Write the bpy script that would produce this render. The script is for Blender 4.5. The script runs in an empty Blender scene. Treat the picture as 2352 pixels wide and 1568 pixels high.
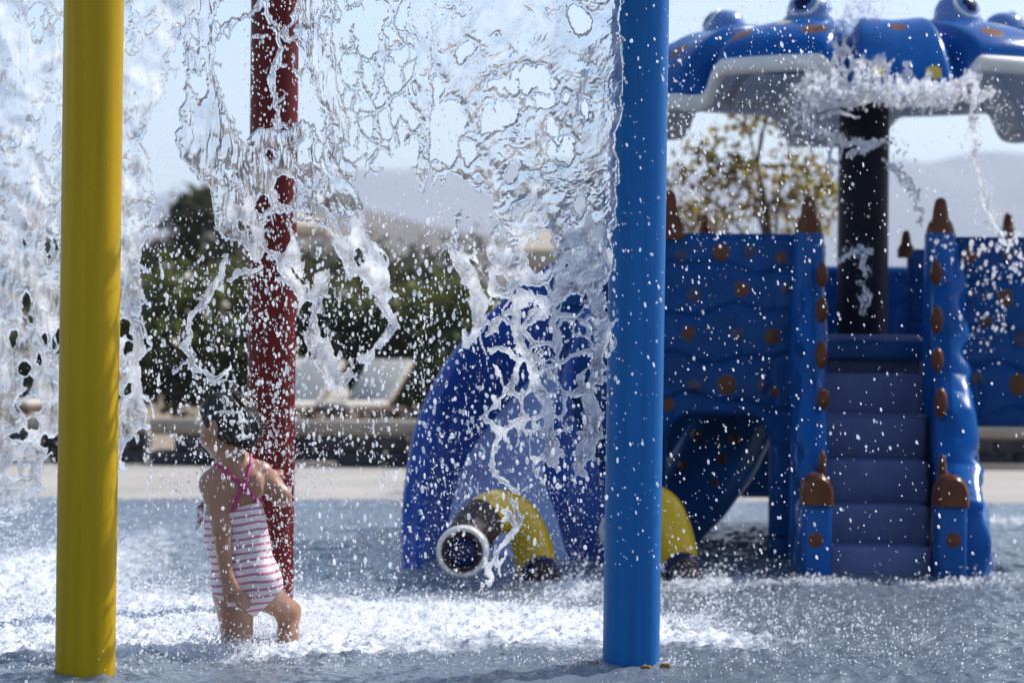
import bpy, bmesh, math, random
import numpy as np
from mathutils import Vector, Matrix
R = math.radians
random.seed(7)
rng = np.random.default_rng(11)
scene = bpy.context.scene
COL = scene.collection

# ------------------------------------------------------------------ camera
CAM_H = 0.91            # metres above the water
LENS = 85.0
FPX = LENS / 36.0 * 2352  # focal length in units of a 2352-wide picture
ROLL = R(0.5)
cam = bpy.data.objects.new("camera", bpy.data.cameras.new("camera"))
COL.objects.link(cam)
cam.data.lens = LENS
cam.data.sensor_width = 36.0
cam.data.clip_start = 0.1
cam.data.clip_end = 20000
cr, sr = math.cos(ROLL), math.sin(ROLL)
cam.matrix_world = Matrix(((cr, -sr, 0, 0), (0, 0, -1, 0), (sr, cr, 0, CAM_H), (0, 0, 0, 1)))
cam.data.dof.use_dof = True
cam.data.dof.focus_distance = 6.75
cam.data.dof.aperture_fstop = 3.2
scene.camera = cam

# ------------------------------------------------------------------ light
SUN_AZ = R(56)      # to the right of the viewing direction (+Y), beyond the scene
SUN_EL = R(45)
w = bpy.data.worlds.new("World")
scene.world = w
w.use_nodes = True
nt = w.node_tree
bg = nt.nodes["Background"]
sky = nt.nodes.new("ShaderNodeTexSky")
sky.sky_type = 'NISHITA'
sky.sun_disc = False
sky.sun_elevation = SUN_EL
sky.sun_rotation = SUN_AZ
sky.air_density = 1.0
sky.dust_density = 1.3
sky.ozone_density = 2.0
nt.links.new(sky.outputs[0], bg.inputs[0])
bg.inputs[1].default_value = 0.15
sl = bpy.data.lights.new("sun", 'SUN')
sl.energy = 5.0
sl.angle = R(0.5)
sl.color = (1.0, 0.95, 0.88)
so = bpy.data.objects.new("sun", sl)
COL.objects.link(so)
sd = Vector((math.sin(SUN_AZ) * math.cos(SUN_EL), math.cos(SUN_AZ) * math.cos(SUN_EL), math.sin(SUN_EL)))
so.rotation_euler = sd.to_track_quat('Z', 'Y').to_euler()
so.location = sd * 30
vs = scene.view_settings
vs.view_transform = 'Standard'
vs.look = 'None'
vs.exposure = 0.30
vs.gamma = 1.0
vs.use_curve_mapping = False
cy = scene.cycles
cy.max_bounces = 14
cy.transmission_bounces = 12
cy.transparent_max_bounces = 12
cy.volume_bounces = 1
cy.sample_clamp_indirect = 12.0
cy.sample_clamp_direct = 0.0
cy.caustics_reflective = False
cy.caustics_refractive = True
cy.use_denoising = True

# ------------------------------------------------------------------ helpers
def at(px, py, d):
    """the point seen at (px, py) of the 2352x1568 photograph, d metres in front of the camera"""
    dx, dy = px - 1176.0, py - 784.0
    x = dx * cr + dy * sr
    y = -dx * sr + dy * cr
    return np.array([x * d / FPX, d, CAM_H - y * d / FPX])

def gd(py):
    return CAM_H * FPX / (py - 784.0)

def lin(r, g, b):
    f = lambda c: ((c / 255.0 + 0.055) / 1.055) ** 2.4 if c > 10 else c / 255.0 / 12.92
    return (f(r), f(g), f(b), 1.0)

def tag(o, label=None, cat=None, group=None, kind=None):
    if label: o["label"] = label
    if cat: o["category"] = cat
    if group: o["group"] = group
    if kind: o["kind"] = kind
    return o

def empty(name, loc=(0, 0, 0)):
    o = bpy.data.objects.new(name, None)
    o.location = loc
    o.empty_display_size = 0.1
    COL.objects.link(o)
    return o

def link_mesh(name, me, mats, parent=None):
    o = bpy.data.objects.new(name, me)
    for m in (mats if isinstance(mats, (list, tuple)) else [mats]):
        me.materials.append(m)
    COL.objects.link(o)
    if parent is not None:
        o.parent = parent
        o.location = -Vector(parent.location)
    return o

def np_mesh(name, V, F, mats, parent=None, smooth=True, mi=None, sharp=None):
    """V (n,3), F (m,k) all faces of one size"""
    V = np.asarray(V, dtype=np.float32)
    F = np.asarray(F, dtype=np.int32)
    me = bpy.data.meshes.new(name)
    me.vertices.add(len(V))
    me.vertices.foreach_set("co", V.ravel())
    k = F.shape[1]
    me.loops.add(F.size)
    me.loops.foreach_set("vertex_index", F.ravel())
    me.polygons.add(len(F))
    me.polygons.foreach_set("loop_start", np.arange(0, F.size, k, dtype=np.int32))
    me.polygons.foreach_set("loop_total", np.full(len(F), k, dtype=np.int32))
    if mi is not None:
        me.polygons.foreach_set("material_index", np.asarray(mi, dtype=np.int32))
    me.polygons.foreach_set("use_smooth", np.full(len(F), smooth, dtype=bool))
    me.update(calc_edges=True)
    me.validate()
    if sharp:
        me.set_sharp_from_angle(angle=R(sharp))
    return link_mesh(name, me, mats, parent)

class MB:
    def __init__(s): s.v, s.f, s.m = [], [], []
    def add(s, V, F, mi=0):
        b = len(s.v)
        s.v += [tuple(map(float, p)) for p in V]
        s.f += [tuple(i + b for i in q) for q in F]
        s.m += [mi] * len(F)
    def box(s, x0, x1, y0, y1, z0, z1, bev=0.0, mi=0, seg=3):
        bm = bmesh.new()
        bmesh.ops.create_cube(bm, size=1)
        for q in bm.verts:
            q.co = Vector((x0 + (q.co.x + .5) * (x1 - x0), y0 + (q.co.y + .5) * (y1 - y0), z0 + (q.co.z + .5) * (z1 - z0)))
        if bev > 0:
            bmesh.ops.bevel(bm, geom=list(bm.edges), offset=bev, segments=seg, profile=0.5, affect='EDGES')
        bm.verts.index_update()
        s.add([q.co for q in bm.verts], [[q.index for q in f.verts] for f in bm.faces], mi)
        bm.free()
    def tube(s, P, rad, n=16, mi=0, cap=True, flat=None):
        P = [Vector(p) for p in P]
        if not hasattr(rad, '__len__'): rad = [rad] * len(P)
        V, F = [], []
        side = None
        for i, p in enumerate(P):
            t = (P[min(i + 1, len(P) - 1)] - P[max(i - 1, 0)]).normalized()
            if side is None:
                side = t.cross(Vector((0, 0, 1)) if abs(t.z) < .9 else Vector((1, 0, 0))).normalized()
            side = (side - t * side.dot(t)).normalized()
            up = side.cross(t)
            for k in range(n):
                a = 2 * math.pi * k / n
                V.append(p + side * (math.cos(a) * rad[i]) + up * (math.sin(a) * rad[i]))
        for i in range(len(P) - 1):
            for k in range(n):
                k2 = (k + 1) % n
                F.append((i * n + k, i * n + k2, (i + 1) * n + k2, (i + 1) * n + k))
        if cap:
            F.append(tuple(range(n - 1, -1, -1)))
            F.append(tuple((len(P) - 1) * n + k for k in range(n)))
        s.add(V, F, mi)
    def lathe(s, prof, c=(0, 0, 0), n=32, mi=0, axis=None):
        M = Vector(axis).to_track_quat('Z', 'Y').to_matrix() if axis is not None else Matrix.Identity(3)
        V, F = [], []
        for (r, z) in prof:
            for k in range(n):
                a = 2 * math.pi * k / n
                V.append(Vector(c) + M @ Vector((r * math.cos(a), r * math.sin(a), z)))
        for i in range(len(prof) - 1):
            for k in range(n):
                k2 = (k + 1) % n
                F.append((i * n + k, i * n + k2, (i + 1) * n + k2, (i + 1) * n + k))
        s.add(V, F, mi)
    def ell(s, c, r, n=16, mi=0, rot=None):
        M = rot if rot is not None else Matrix.Identity(3)
        V, F = [], []
        m = n // 2
        for i in range(m + 1):
            th = math.pi * i / m
            for k in range(n):
                a = 2 * math.pi * k / n
                V.append(Vector(c) + M @ Vector((r[0] * math.sin(th) * math.cos(a), r[1] * math.sin(th) * math.sin(a), r[2] * math.cos(th))))
        for i in range(m):
            for k in range(n):
                k2 = (k + 1) % n
                F.append((i * n + k2, i * n + k, (i + 1) * n + k, (i + 1) * n + k2))
        s.add(V, F, mi)
    def build(s, name, mats, parent=None, smooth=True, sharp=40):
        me = bpy.data.meshes.new(name)
        me.from_pydata(s.v, [], s.f)
        me.polygons.foreach_set("material_index", s.m)
        me.polygons.foreach_set("use_smooth", [smooth] * len(s.f))
        bm = bmesh.new(); bm.from_mesh(me)
        bmesh.ops.remove_doubles(bm, verts=bm.verts, dist=1e-6)
        bmesh.ops.recalc_face_normals(bm, faces=bm.faces)
        bm.to_mesh(me); bm.free()
        if sharp: me.set_sharp_from_angle(angle=R(sharp))
        me.update()
        return link_mesh(name, me, mats, parent)

def copy_tree(o, off, parent=None):
    c = o.copy()
    COL.objects.link(c)
    if parent is None:
        c.location = Vector(o.location) + Vector(off)
    else:
        c.parent = parent
    for ch in list(o.children):
        copy_tree(ch, off, c)
    return c

# --- noise
_perm = np.random.default_rng(3).permutation(4096).astype(np.int64)
def _h(ix, iy, s):
    return _perm[(_perm[(ix + s * 131) & 4095] + iy) & 4095]
def perlin(x, y, s=0):
    xi, yi = np.floor(x).astype(np.int64), np.floor(y).astype(np.int64)
    xf, yf = x - xi, y - yi
    u, v = xf * xf * xf * (xf * (xf * 6 - 15) + 10), yf * yf * yf * (yf * (yf * 6 - 15) + 10)
    def g(ix, iy, dx, dy):
        a = _h(ix, iy, s) * (2 * math.pi / 4096)
        return np.cos(a) * dx + np.sin(a) * dy
    a = g(xi, yi, xf, yf); b = g(xi + 1, yi, xf - 1, yf)
    c = g(xi, yi + 1, xf, yf - 1); d = g(xi + 1, yi + 1, xf - 1, yf - 1)
    return 1.5 * ((a * (1 - u) + b * u) * (1 - v) + (c * (1 - u) + d * u) * v)
def fbm(x, y, s=0, o=4):
    t = 0; a = 1.0; n = 0
    for i in range(o):
        t = t + a * perlin(x * 2 ** i, y * 2 ** i, s + i); n += a; a *= .5
    return t / n
def cells(x, y, s=0):
    xi, yi = np.floor(x).astype(np.int64), np.floor(y).astype(np.int64)
    f1 = np.full(x.shape, 9.0); f2 = np.full(x.shape, 9.0)
    for i in (-1, 0, 1):
        for j in (-1, 0, 1):
            a = _h(xi + i, yi + j, s) / 4096.0
            b = _h(xi + i, yi + j, s + 7) / 4096.0
            d = np.hypot(xi + i + .1 + .8 * a - x, yi + j + .1 + .8 * b - y)
            f2 = np.where(d < f1, f1, np.minimum(f2, d)); f1 = np.minimum(f1, d)
    return f1, f2

def smoothstep(a, b, x):
    t = np.clip((x - a) / (b - a), 0, 1)
    return t * t * (3 - 2 * t)

# --- 2-d distance fields (positive inside)
def f_poly(X, Y, P):
    P = np.asarray(P, float)
    d2 = np.full(X.shape, 1e18); ins = np.zeros(X.shape, bool)
    for i in range(len(P)):
        a, b = P[i], P[(i + 1) % len(P)]
        e = b - a
        t = np.clip(((X - a[0]) * e[0] + (Y - a[1]) * e[1]) / (e @ e + 1e-9), 0, 1)
        d2 = np.minimum(d2, (X - a[0] - t * e[0]) ** 2 + (Y - a[1] - t * e[1]) ** 2)
        if a[1] != b[1]:
            c = ((a[1] > Y) != (b[1] > Y)) & (X < (b[0] - a[0]) * (Y - a[1]) / (b[1] - a[1]) + a[0])
            ins ^= c
    d = np.sqrt(d2)
    return np.where(ins, d, -d)
def f_line(X, Y, P):
    """chain of (x, y, r)"""
    out = np.full(X.shape, -1e9)
    for (x0, y0, r0), (x1, y1, r1) in zip(P[:-1], P[1:]):
        e = (x1 - x0, y1 - y0)
        t = np.clip(((X - x0) * e[0] + (Y - y0) * e[1]) / (e[0] ** 2 + e[1] ** 2 + 1e-9), 0, 1)
        out = np.maximum(out, r0 + t * (r1 - r0) - np.hypot(X - x0 - t * e[0], Y - y0 - t * e[1]))
    return out
def f_ell(X, Y, x, y, rx, ry, rot=0):
    c, s = math.cos(R(rot)), math.sin(R(rot))
    u, v = (X - x) * c + (Y - y) * s, -(X - x) * s + (Y - y) * c
    q = np.hypot(u / rx, v / ry)
    return (1 - q) * min(rx, ry)

def sheet(name, F, TF, TB, pos, nrm, mats, parent=None, facemat=None, sharp=None):
    """a solid plate: F>0 where there is material, TF/TB thickness to the front and back, zero at the rim"""
    keep = F > 0
    ny, nx = F.shape
    cell = keep[:-1, :-1] | keep[1:, :-1] | keep[:-1, 1:] | keep[1:, 1:]
    use = np.zeros(F.shape, bool)
    use[:-1, :-1] |= cell; use[1:, :-1] |= cell; use[:-1, 1:] |= cell; use[1:, 1:] |= cell
    idf = np.full(F.shape, -1); n = use.sum()
    idf[use] = np.arange(n)
    idb = idf.copy()
    inner = use & keep
    idb[inner] = n + np.arange(inner.sum())
    TF = np.where(keep, TF, 0); TB = np.where(keep, TB, 0)
    Vf = pos + nrm * TF[..., None]
    Vb = pos - nrm * TB[..., None]
    V = np.concatenate([Vf[use], Vb[inner]])
    cyx = np.argwhere(cell)
    i, j = cyx[:, 0], cyx[:, 1]
    Ff = np.stack([idf[i, j], idf[i + 1, j], idf[i + 1, j + 1], idf[i, j + 1]], 1)
    Fb = np.stack([idb[i, j], idb[i, j + 1], idb[i + 1, j + 1], idb[i + 1, j]], 1)
    same = (np.sort(Ff, 1) == np.sort(Fb, 1)).all(1)
    mi = None
    if facemat is not None:
        m = facemat[i, j]
        mi = np.concatenate([m, m[~same]])
    return np_mesh(name, V, np.concatenate([Ff, Fb[~same]]), mats, parent, mi=mi, sharp=sharp)

# --- 3-d distance fields (negative inside)
def s_cone(P, a, b, ra, rb, sq=None):
    a = np.asarray(a, float); b = np.asarray(b, float)
    Q = P
    if sq is not None:
        k = np.array([1, sq, 1]); Q = P * k; a = a * k; b = b * k
    e = b - a
    t = np.clip(((Q - a) @ e) / (e @ e + 1e-12), 0, 1)
    return np.linalg.norm(Q - a - t[..., None] * e, axis=-1) - (ra + t * (rb - ra))
def s_ell(P, c, r, M=None):
    q = P - np.asarray(c, float)
    if M is not None: q = q @ M
    r = np.asarray(r, float)
    k = np.linalg.norm(q / r, axis=-1)
    return (k - 1) * r.min()
def smin(a, b, k):
    h = np.clip(.5 + .5 * (b - a) / k, 0, 1)
    return b * (1 - h) + a * h - k * h * (1 - h)

def nets(S, org, h):
    """surface nets of a scalar grid (negative inside)"""
    ins = S < 0
    nx, ny, nz = S.shape
    c = [(i, j, k) for i in (0, 1) for j in (0, 1) for k in (0, 1)]
    sl_ = lambda o: (slice(o[0], nx - 1 + o[0]), slice(o[1], ny - 1 + o[1]), slice(o[2], nz - 1 + o[2]))
    cnt = sum(ins[sl_(o)].astype(np.int8) for o in c)
    act = (cnt > 0) & (cnt < 8)
    idx = np.full(act.shape, -1); A = np.argwhere(act); idx[act] = np.arange(len(A))
    acc = np.zeros((len(A), 3)); num = np.zeros(len(A))
    for o in c:
        for ax in range(3):
            if o[ax]: continue
            o2 = list(o); o2[ax] = 1
            s0 = S[A[:, 0] + o[0], A[:, 1] + o[1], A[:, 2] + o[2]]
            s1 = S[A[:, 0] + o2[0], A[:, 1] + o2[1], A[:, 2] + o2[2]]
            x = (s0 < 0) != (s1 < 0)
            t = np.where(x, s0 / np.where(x, s0 - s1, 1), 0)
            p = np.tile(np.array(o, float), (len(A), 1)); p[:, ax] = t
            acc[x] += p[x]; num[x] += 1
    V = (A + acc / num[:, None]) * h + np.asarray(org)
    Fs = []
    for ax in range(3):
        a1, a2 = [(1, 2), (2, 0), (0, 1)][ax]
        s0 = [slice(1, -1)] * 3; s1 = [slice(1, -1)] * 3
        s0[ax] = slice(0, S.shape[ax] - 1); s1[ax] = slice(1, S.shape[ax])
        i0, i1 = ins[tuple(s0)], ins[tuple(s1)]
        E = np.argwhere(i0 != i1)
        flip = i0[E[:, 0], E[:, 1], E[:, 2]]
        E = E + np.array([0 if q == ax else 1 for q in range(3)])
        def cid(d1, d2):
            q = E.copy(); q[:, a1] -= d1; q[:, a2] -= d2
            return idx[q[:, 0], q[:, 1], q[:, 2]]
        Q = np.stack([cid(1, 1), cid(0, 1), cid(0, 0), cid(1, 0)], 1)
        Q[~flip] = Q[~flip][:, ::-1]
        Fs.append(Q)
    return V, np.concatenate(Fs)

# ------------------------------------------------------------------ materials
def mat(name, base, rough=.5, ior=1.45, bump=0, bscale=30, var=0, vscale=8, metal=0, coat=0, sss=0, vmap=None):
    m = bpy.data.materials.new(name); m.use_nodes = True
    n = m.node_tree.nodes; l = m.node_tree.links
    p = n["Principled BSDF"]
    p.inputs["Base Color"].default_value = base
    p.inputs["Roughness"].default_value = rough
    p.inputs["IOR"].default_value = ior
    p.inputs["Metallic"].default_value = metal
    p.inputs["Coat Weight"].default_value = coat
    p.inputs["Coat Roughness"].default_value = 0.06
    if sss:
        p.inputs["Subsurface Weight"].default_value = sss
        p.inputs["Subsurface Radius"].default_value = (0.02, 0.008, 0.004)
        p.inputs["Subsurface Scale"].default_value = 0.5
    tc = n.new("ShaderNodeTexCoord")
    if var:
        t = n.new("ShaderNodeTexNoise"); t.inputs["Scale"].default_value = vscale; t.inputs["Detail"].default_value = 5
        if vmap:
            mp = n.new("ShaderNodeMapping"); mp.inputs["Scale"].default_value = vmap
            l.new(tc.outputs["Object"], mp.inputs["Vector"]); l.new(mp.outputs[0], t.inputs["Vector"])
        else:
            l.new(tc.outputs["Object"], t.inputs["Vector"])
        r = n.new("ShaderNodeMapRange")
        r.inputs["From Min"].default_value = .3; r.inputs["From Max"].default_value = .7
        r.inputs["To Min"].default_value = 1 - var; r.inputs["To Max"].default_value = 1 + var
        l.new(t.outputs["Fac"], r.inputs["Value"])
        x = n.new("ShaderNodeMix"); x.data_type = 'RGBA'; x.blend_type = 'MULTIPLY'; x.inputs[0].default_value = 1
        x.inputs[6].default_value = base
        l.new(r.outputs[0], x.inputs[7])
        l.new(x.outputs[2], p.inputs["Base Color"])
    if bump:
        t2 = n.new("ShaderNodeTexNoise"); t2.inputs["Scale"].default_value = bscale; t2.inputs["Detail"].default_value = 4
        l.new(tc.outputs["Object"], t2.inputs["Vector"])
        b = n.new("ShaderNodeBump"); b.inputs["Strength"].default_value = 1.0; b.inputs["Distance"].default_value = bump
        l.new(t2.outputs["Fac"], b.inputs["Height"])
        l.new(b.outputs[0], p.inputs["Normal"])
    return m

def water_glass(name, white, rough=0.03, bump=0.0, bscale=120, clear=.2):
    """clear water with a white share for entrained air and sun glints, and a transparent share so sunlight passes"""
    m = bpy.data.materials.new(name); m.use_nodes = True
    n = m.node_tree.nodes; l = m.node_tree.links
    n.remove(n["Principled BSDF"])
    out = n["Material Output"]
    g = n.new("ShaderNodeBsdfGlass"); g.inputs["IOR"].default_value = 1.33; g.inputs["Roughness"].default_value = rough
    g.inputs["Color"].default_value = (0.985, 0.992, 1, 1)
    t = n.new("ShaderNodeBsdfTranslucent"); t.inputs["Color"].default_value = (.93, .95, .99, 1)
    d = n.new("ShaderNodeBsdfDiffuse"); d.inputs["Color"].default_value = (.93, .95, .99, 1)
    tr = n.new("ShaderNodeBsdfTransparent")
    def mix(f, x, y):
        k = n.new("ShaderNodeMixShader"); k.inputs[0].default_value = f
        l.new(x.outputs[0], k.inputs[1]); l.new(y.outputs[0], k.inputs[2]); return k
    air = mix(.2, t, d)  # white mix, for entrained air and for glints
    wet = mix(clear, g, tr)
    b = mix(white, wet, air)
    l.new(b.outputs[0], out.inputs["Surface"])
    tc = n.new("ShaderNodeTexCoord")
    if bump:
        z = n.new("ShaderNodeTexNoise"); z.inputs["Scale"].default_value = bscale; z.inputs["Detail"].default_value = 3
        mp = n.new("ShaderNodeMapping"); mp.inputs["Scale"].default_value = (1, 1, .5)
        l.new(tc.outputs["Object"], mp.inputs["Vector"]); l.new(mp.outputs[0], z.inputs["Vector"])
        q = n.new("ShaderNodeBump"); q.inputs["Distance"].default_value = bump
        l.new(z.outputs["Fac"], q.inputs["Height"]); l.new(q.outputs[0], g.inputs["Normal"])
    z = n.new("ShaderNodeTexNoise"); z.inputs["Scale"].default_value = 14; z.inputs["Detail"].default_value = 6
    l.new(tc.outputs["Object"], z.inputs["Vector"])
    r = n.new("ShaderNodeMapRange"); r.inputs["From Min"].default_value = .38; r.inputs["From Max"].default_value = .70
    r.inputs["To Min"].default_value = white * .25; r.inputs["To Max"].default_value = min(.95, white * 2.3)
    l.new(z.outputs["Fac"], r.inputs["Value"]); l.new(r.outputs[0], b.inputs[0])
    return m

M = {}
M['yellow'] = mat("yellow_paint", (0.45, 0.285, 0.0, 1), .42, ior=1.28, bump=.0006, bscale=14, var=.12, vscale=40, vmap=(1, 1, .03))
M['blue'] = mat("blue_paint", (0.0, 0.115, 0.37, 1), .40, ior=1.3, bump=.0005, bscale=12, var=.16, vscale=40, vmap=(1, 1, .03))
M['red'] = mat("red_paint", (0.11, 0.006, 0.006, 1), .42, ior=1.28, bump=.0008, bscale=14, var=.16, vscale=40, vmap=(1, 1, .05))
M['rust'] = mat("rusty_steel", (0.20, 0.11, 0.03, 1), .7, bump=.004, bscale=60, var=.4, vscale=30)
M['fbblue'] = mat("blue_fibreglass", (0.001, 0.052, 0.20, 1), .22, ior=1.2, coat=.02, bump=.002, bscale=9, var=.2, vscale=5)
M['fbblue2'] = mat("bright_blue_fibreglass", (0.001, 0.075, 0.29, 1), .2, ior=1.22, coat=.05, bump=.003, bscale=7, var=.25, vscale=4)
M['fbnavy'] = mat("navy_fibreglass", (0.002, 0.008, 0.06, 1), .25, ior=1.3, bump=.002, bscale=10, var=.2)
M['slideblue'] = mat("royal_blue_fibreglass", (0.016, 0.066, 0.29, 1), .28, ior=1.2, coat=.04, bump=.002, bscale=8, var=.3, vscale=5)
M['lavender'] = mat("pale_blue_fibreglass", (0.36, 0.43, 0.66, 1), .4, ior=1.3, bump=.001, bscale=20, var=.1)  # pale bed blue, lightened further to stand in for spray mist
M['step'] = mat("step_blue_fibreglass", (0.105, 0.14, 0.29, 1), .42, ior=1.3, bump=.003, bscale=40, var=.12, vscale=12)
M['orange'] = mat("orange_brown_paint", (0.115, 0.036, 0.015, 1), .3, ior=1.25, var=.2, vscale=20)
M['spot_o'] = mat("orange_spot_paint", (0.12, 0.045, 0.02, 1), .35, ior=1.25)
M['spot_d'] = mat("dark_spot_paint", (0.010, 0.010, 0.06, 1), .35, coat=.3)
M['spot_y'] = mat("yellow_spot_paint", (0.50, 0.36, 0.02, 1), .35, coat=.3)
M['cream'] = mat("cream_fibreglass", (0.72, 0.70, 0.66, 1), .4, ior=1.3, bump=.001, bscale=20, var=.06)
M['eyeblue'] = mat("pale_eye_blue", (0.10, 0.20, 0.44, 1), .18, coat=.6)
M['postdark'] = mat("dark_post_paint", (0.004, 0.005, 0.016, 1), .4, ior=1.2, var=.3)
M['spy'] = mat("yellow_fibreglass", (0.60, 0.38, 0.008, 1), .2, ior=1.35, coat=.15, var=.08, bump=.001, bscale=12)
M['spb'] = mat("brown_fibreglass", (0.034, 0.017, 0.018, 1), .55, ior=1.35, var=.3, vscale=20)
M['deck'] = mat("beige_concrete", (0.36, 0.335, 0.305, 1), .85, bump=.004, bscale=60, var=.13, vscale=1.3)
M['ground'] = mat("dry_earth", (0.26, 0.20, 0.14, 1), .95, bump=.02, bscale=8, var=.25, vscale=.6)
M['hill'] = mat("scrub_hill", (0.10, 0.075, 0.055, 1), .95, var=.45, vscale=.05)
M['mount'] = mat("mountain_rock", (0.12, 0.11, 0.12, 1), .95, var=.3, vscale=.004)
M['stone'] = mat("dark_stone", (0.040, 0.036, 0.040, 1), .8, bump=.03, bscale=12, var=.5, vscale=6)
M['log'] = mat("weathered_timber", (0.34, 0.28, 0.22, 1), .7, bump=.004, bscale=20, var=.2, vscale=4)
M['canvas'] = mat("beige_canvas", (0.52, 0.44, 0.34, 1), .9, var=.08)
M['cushion'] = mat("cream_cushion", (0.56, 0.52, 0.46, 1), .85, bump=.004, bscale=10, var=.05)
M['wood'] = mat("brown_wood", (0.10, 0.045, 0.02, 1), .6, var=.3)
M['bark'] = mat("bark", (0.085, 0.06, 0.042, 1), .9, bump=.01, bscale=40, var=.3)
M['skin'] = mat("skin", (0.36, 0.185, 0.118, 1), .33, bump=.0008, bscale=40, var=.08, vscale=14, sss=.12)
M['hair'] = mat("wet_dark_hair", (0.012, 0.008, 0.006, 1), .36, bump=.002, bscale=60, var=.3)
M['pink'] = mat("pink_strap", (0.46, 0.035, 0.17, 1), .6)
M['eyew'] = mat("eye_white", (0.75, 0.73, 0.7, 1), .2)

def leafmat(name, c, var=.45, trans=.35):
    m = mat(name, c, .45, var=var, vscale=3.5)
    n = m.node_tree.nodes; l = m.node_tree.links
    p = n["Principled BSDF"]
    t = n.new("ShaderNodeBsdfTranslucent"); t.inputs[0].default_value = (min(1, c[0] * 2.0), min(1, c[1] * 2.2), c[2] * 1.2, 1)
    x = n.new("ShaderNodeMixShader"); x.inputs[0].default_value = trans
    l.new(p.outputs[0], x.inputs[1]); l.new(t.outputs[0], x.inputs[2]); l.new(x.outputs[0], n["Material Output"].inputs[0])
    return m
M['leaf_green'] = leafmat("bright_green_leaf", (0.092, 0.100, 0.032, 1), trans=.28)
M['leaf_mid'] = leafmat("mid_green_leaf", (0.062, 0.068, 0.030, 1), trans=.22)
M['leaf_olive'] = leafmat("olive_leaf", (0.055, 0.058, 0.024, 1), trans=.2)
M['leaf_brown'] = leafmat("autumn_brown_leaf", (0.13, 0.065, 0.018, 1))
M['leaf_gold'] = leafmat("autumn_gold_leaf", (0.22, 0.17, 0.02, 1))

M['curtain'] = water_glass("falling_water", .055, .015, bump=.0016, bscale=75, clear=.12)
M['curtain2'] = water_glass("aerated_falling_water", .17, .03, bump=.002, bscale=65, clear=.26)
M['air_glint'] = water_glass("air_and_glint_water", .24, .03, bump=.002, bscale=70, clear=.45)
M['spill'] = water_glass("spilling_water", .46, .06, bump=.003, bscale=40, clear=.3)
M['drop'] = water_glass("water_drop", .42, .08, clear=.40)  # white share stands in for the many sun glints of spray
M['froth'] = water_glass("frothy_water", .52, .12, clear=.55)

# pool water: tinted body + foam where air is beaten in, mist and sparkle painted in as white (per-vertex foam share)
def pool_material():
    m = bpy.data.materials.new("pool_water"); m.use_nodes = True
    n = m.node_tree.nodes; l = m.node_tree.links
    p = n["Principled BSDF"]
    tc = n.new("ShaderNodeTexCoord")
    at_ = n.new("ShaderNodeAttribute"); at_.attribute_name = "foam"
    z = n.new("ShaderNodeTexNoise"); z.inputs["Scale"].default_value = 11; z.inputs["Detail"].default_value = 10; z.inputs["Roughness"].default_value = .72
    l.new(tc.outputs["Object"], z.inputs["Vector"])
    s = n.new("ShaderNodeMath"); s.operation = 'ADD'
    l.new(at_.outputs["Fac"], s.inputs[0]); l.new(z.outputs["Fac"], s.inputs[1])
    r = n.new("ShaderNodeMapRange"); r.inputs["From Min"].default_value = .84; r.inputs["From Max"].default_value = 1.26
    l.new(s.outputs[0], r.inputs["Value"])
    v = n.new("ShaderNodeTexNoise"); v.inputs["Scale"].default_value = 1.4; v.inputs["Detail"].default_value = 3
    l.new(tc.outputs["Object"], v.inputs["Vector"])
    wc = n.new("ShaderNodeMix"); wc.data_type = 'RGBA'
    wc.inputs[6].default_value = (0.10, 0.13, 0.165, 1); wc.inputs[7].default_value = (0.16, 0.195, 0.24, 1)
    l.new(v.outputs["Fac"], wc.inputs[0])
    x = n.new("ShaderNodeMix"); x.data_type = 'RGBA'; x.inputs[7].default_value = (.78, .82, .88, 1)
    l.new(wc.outputs[2], x.inputs[6]); l.new(r.outputs[0], x.inputs[0]); l.new(x.outputs[2], p.inputs["Base Color"])
    ro = n.new("ShaderNodeMapRange"); ro.inputs["To Min"].default_value = .06; ro.inputs["To Max"].default_value = .45
    l.new(r.outputs[0], ro.inputs["Value"]); l.new(ro.outputs[0], p.inputs["Roughness"])
    p.inputs["IOR"].default_value = 1.33
    b = n.new("ShaderNodeTexNoise"); b.inputs["Scale"].default_value = 45; b.inputs["Detail"].default_value = 5
    l.new(tc.outputs["Object"], b.inputs["Vector"])
    bp = n.new("ShaderNodeBump"); bp.inputs["Distance"].default_value = .012; bp.inputs["Strength"].default_value = 1
    l.new(b.outputs["Fac"], bp.inputs["Height"]); l.new(bp.outputs[0], p.inputs["Normal"])
    return m
M['pool'] = pool_material()

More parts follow.
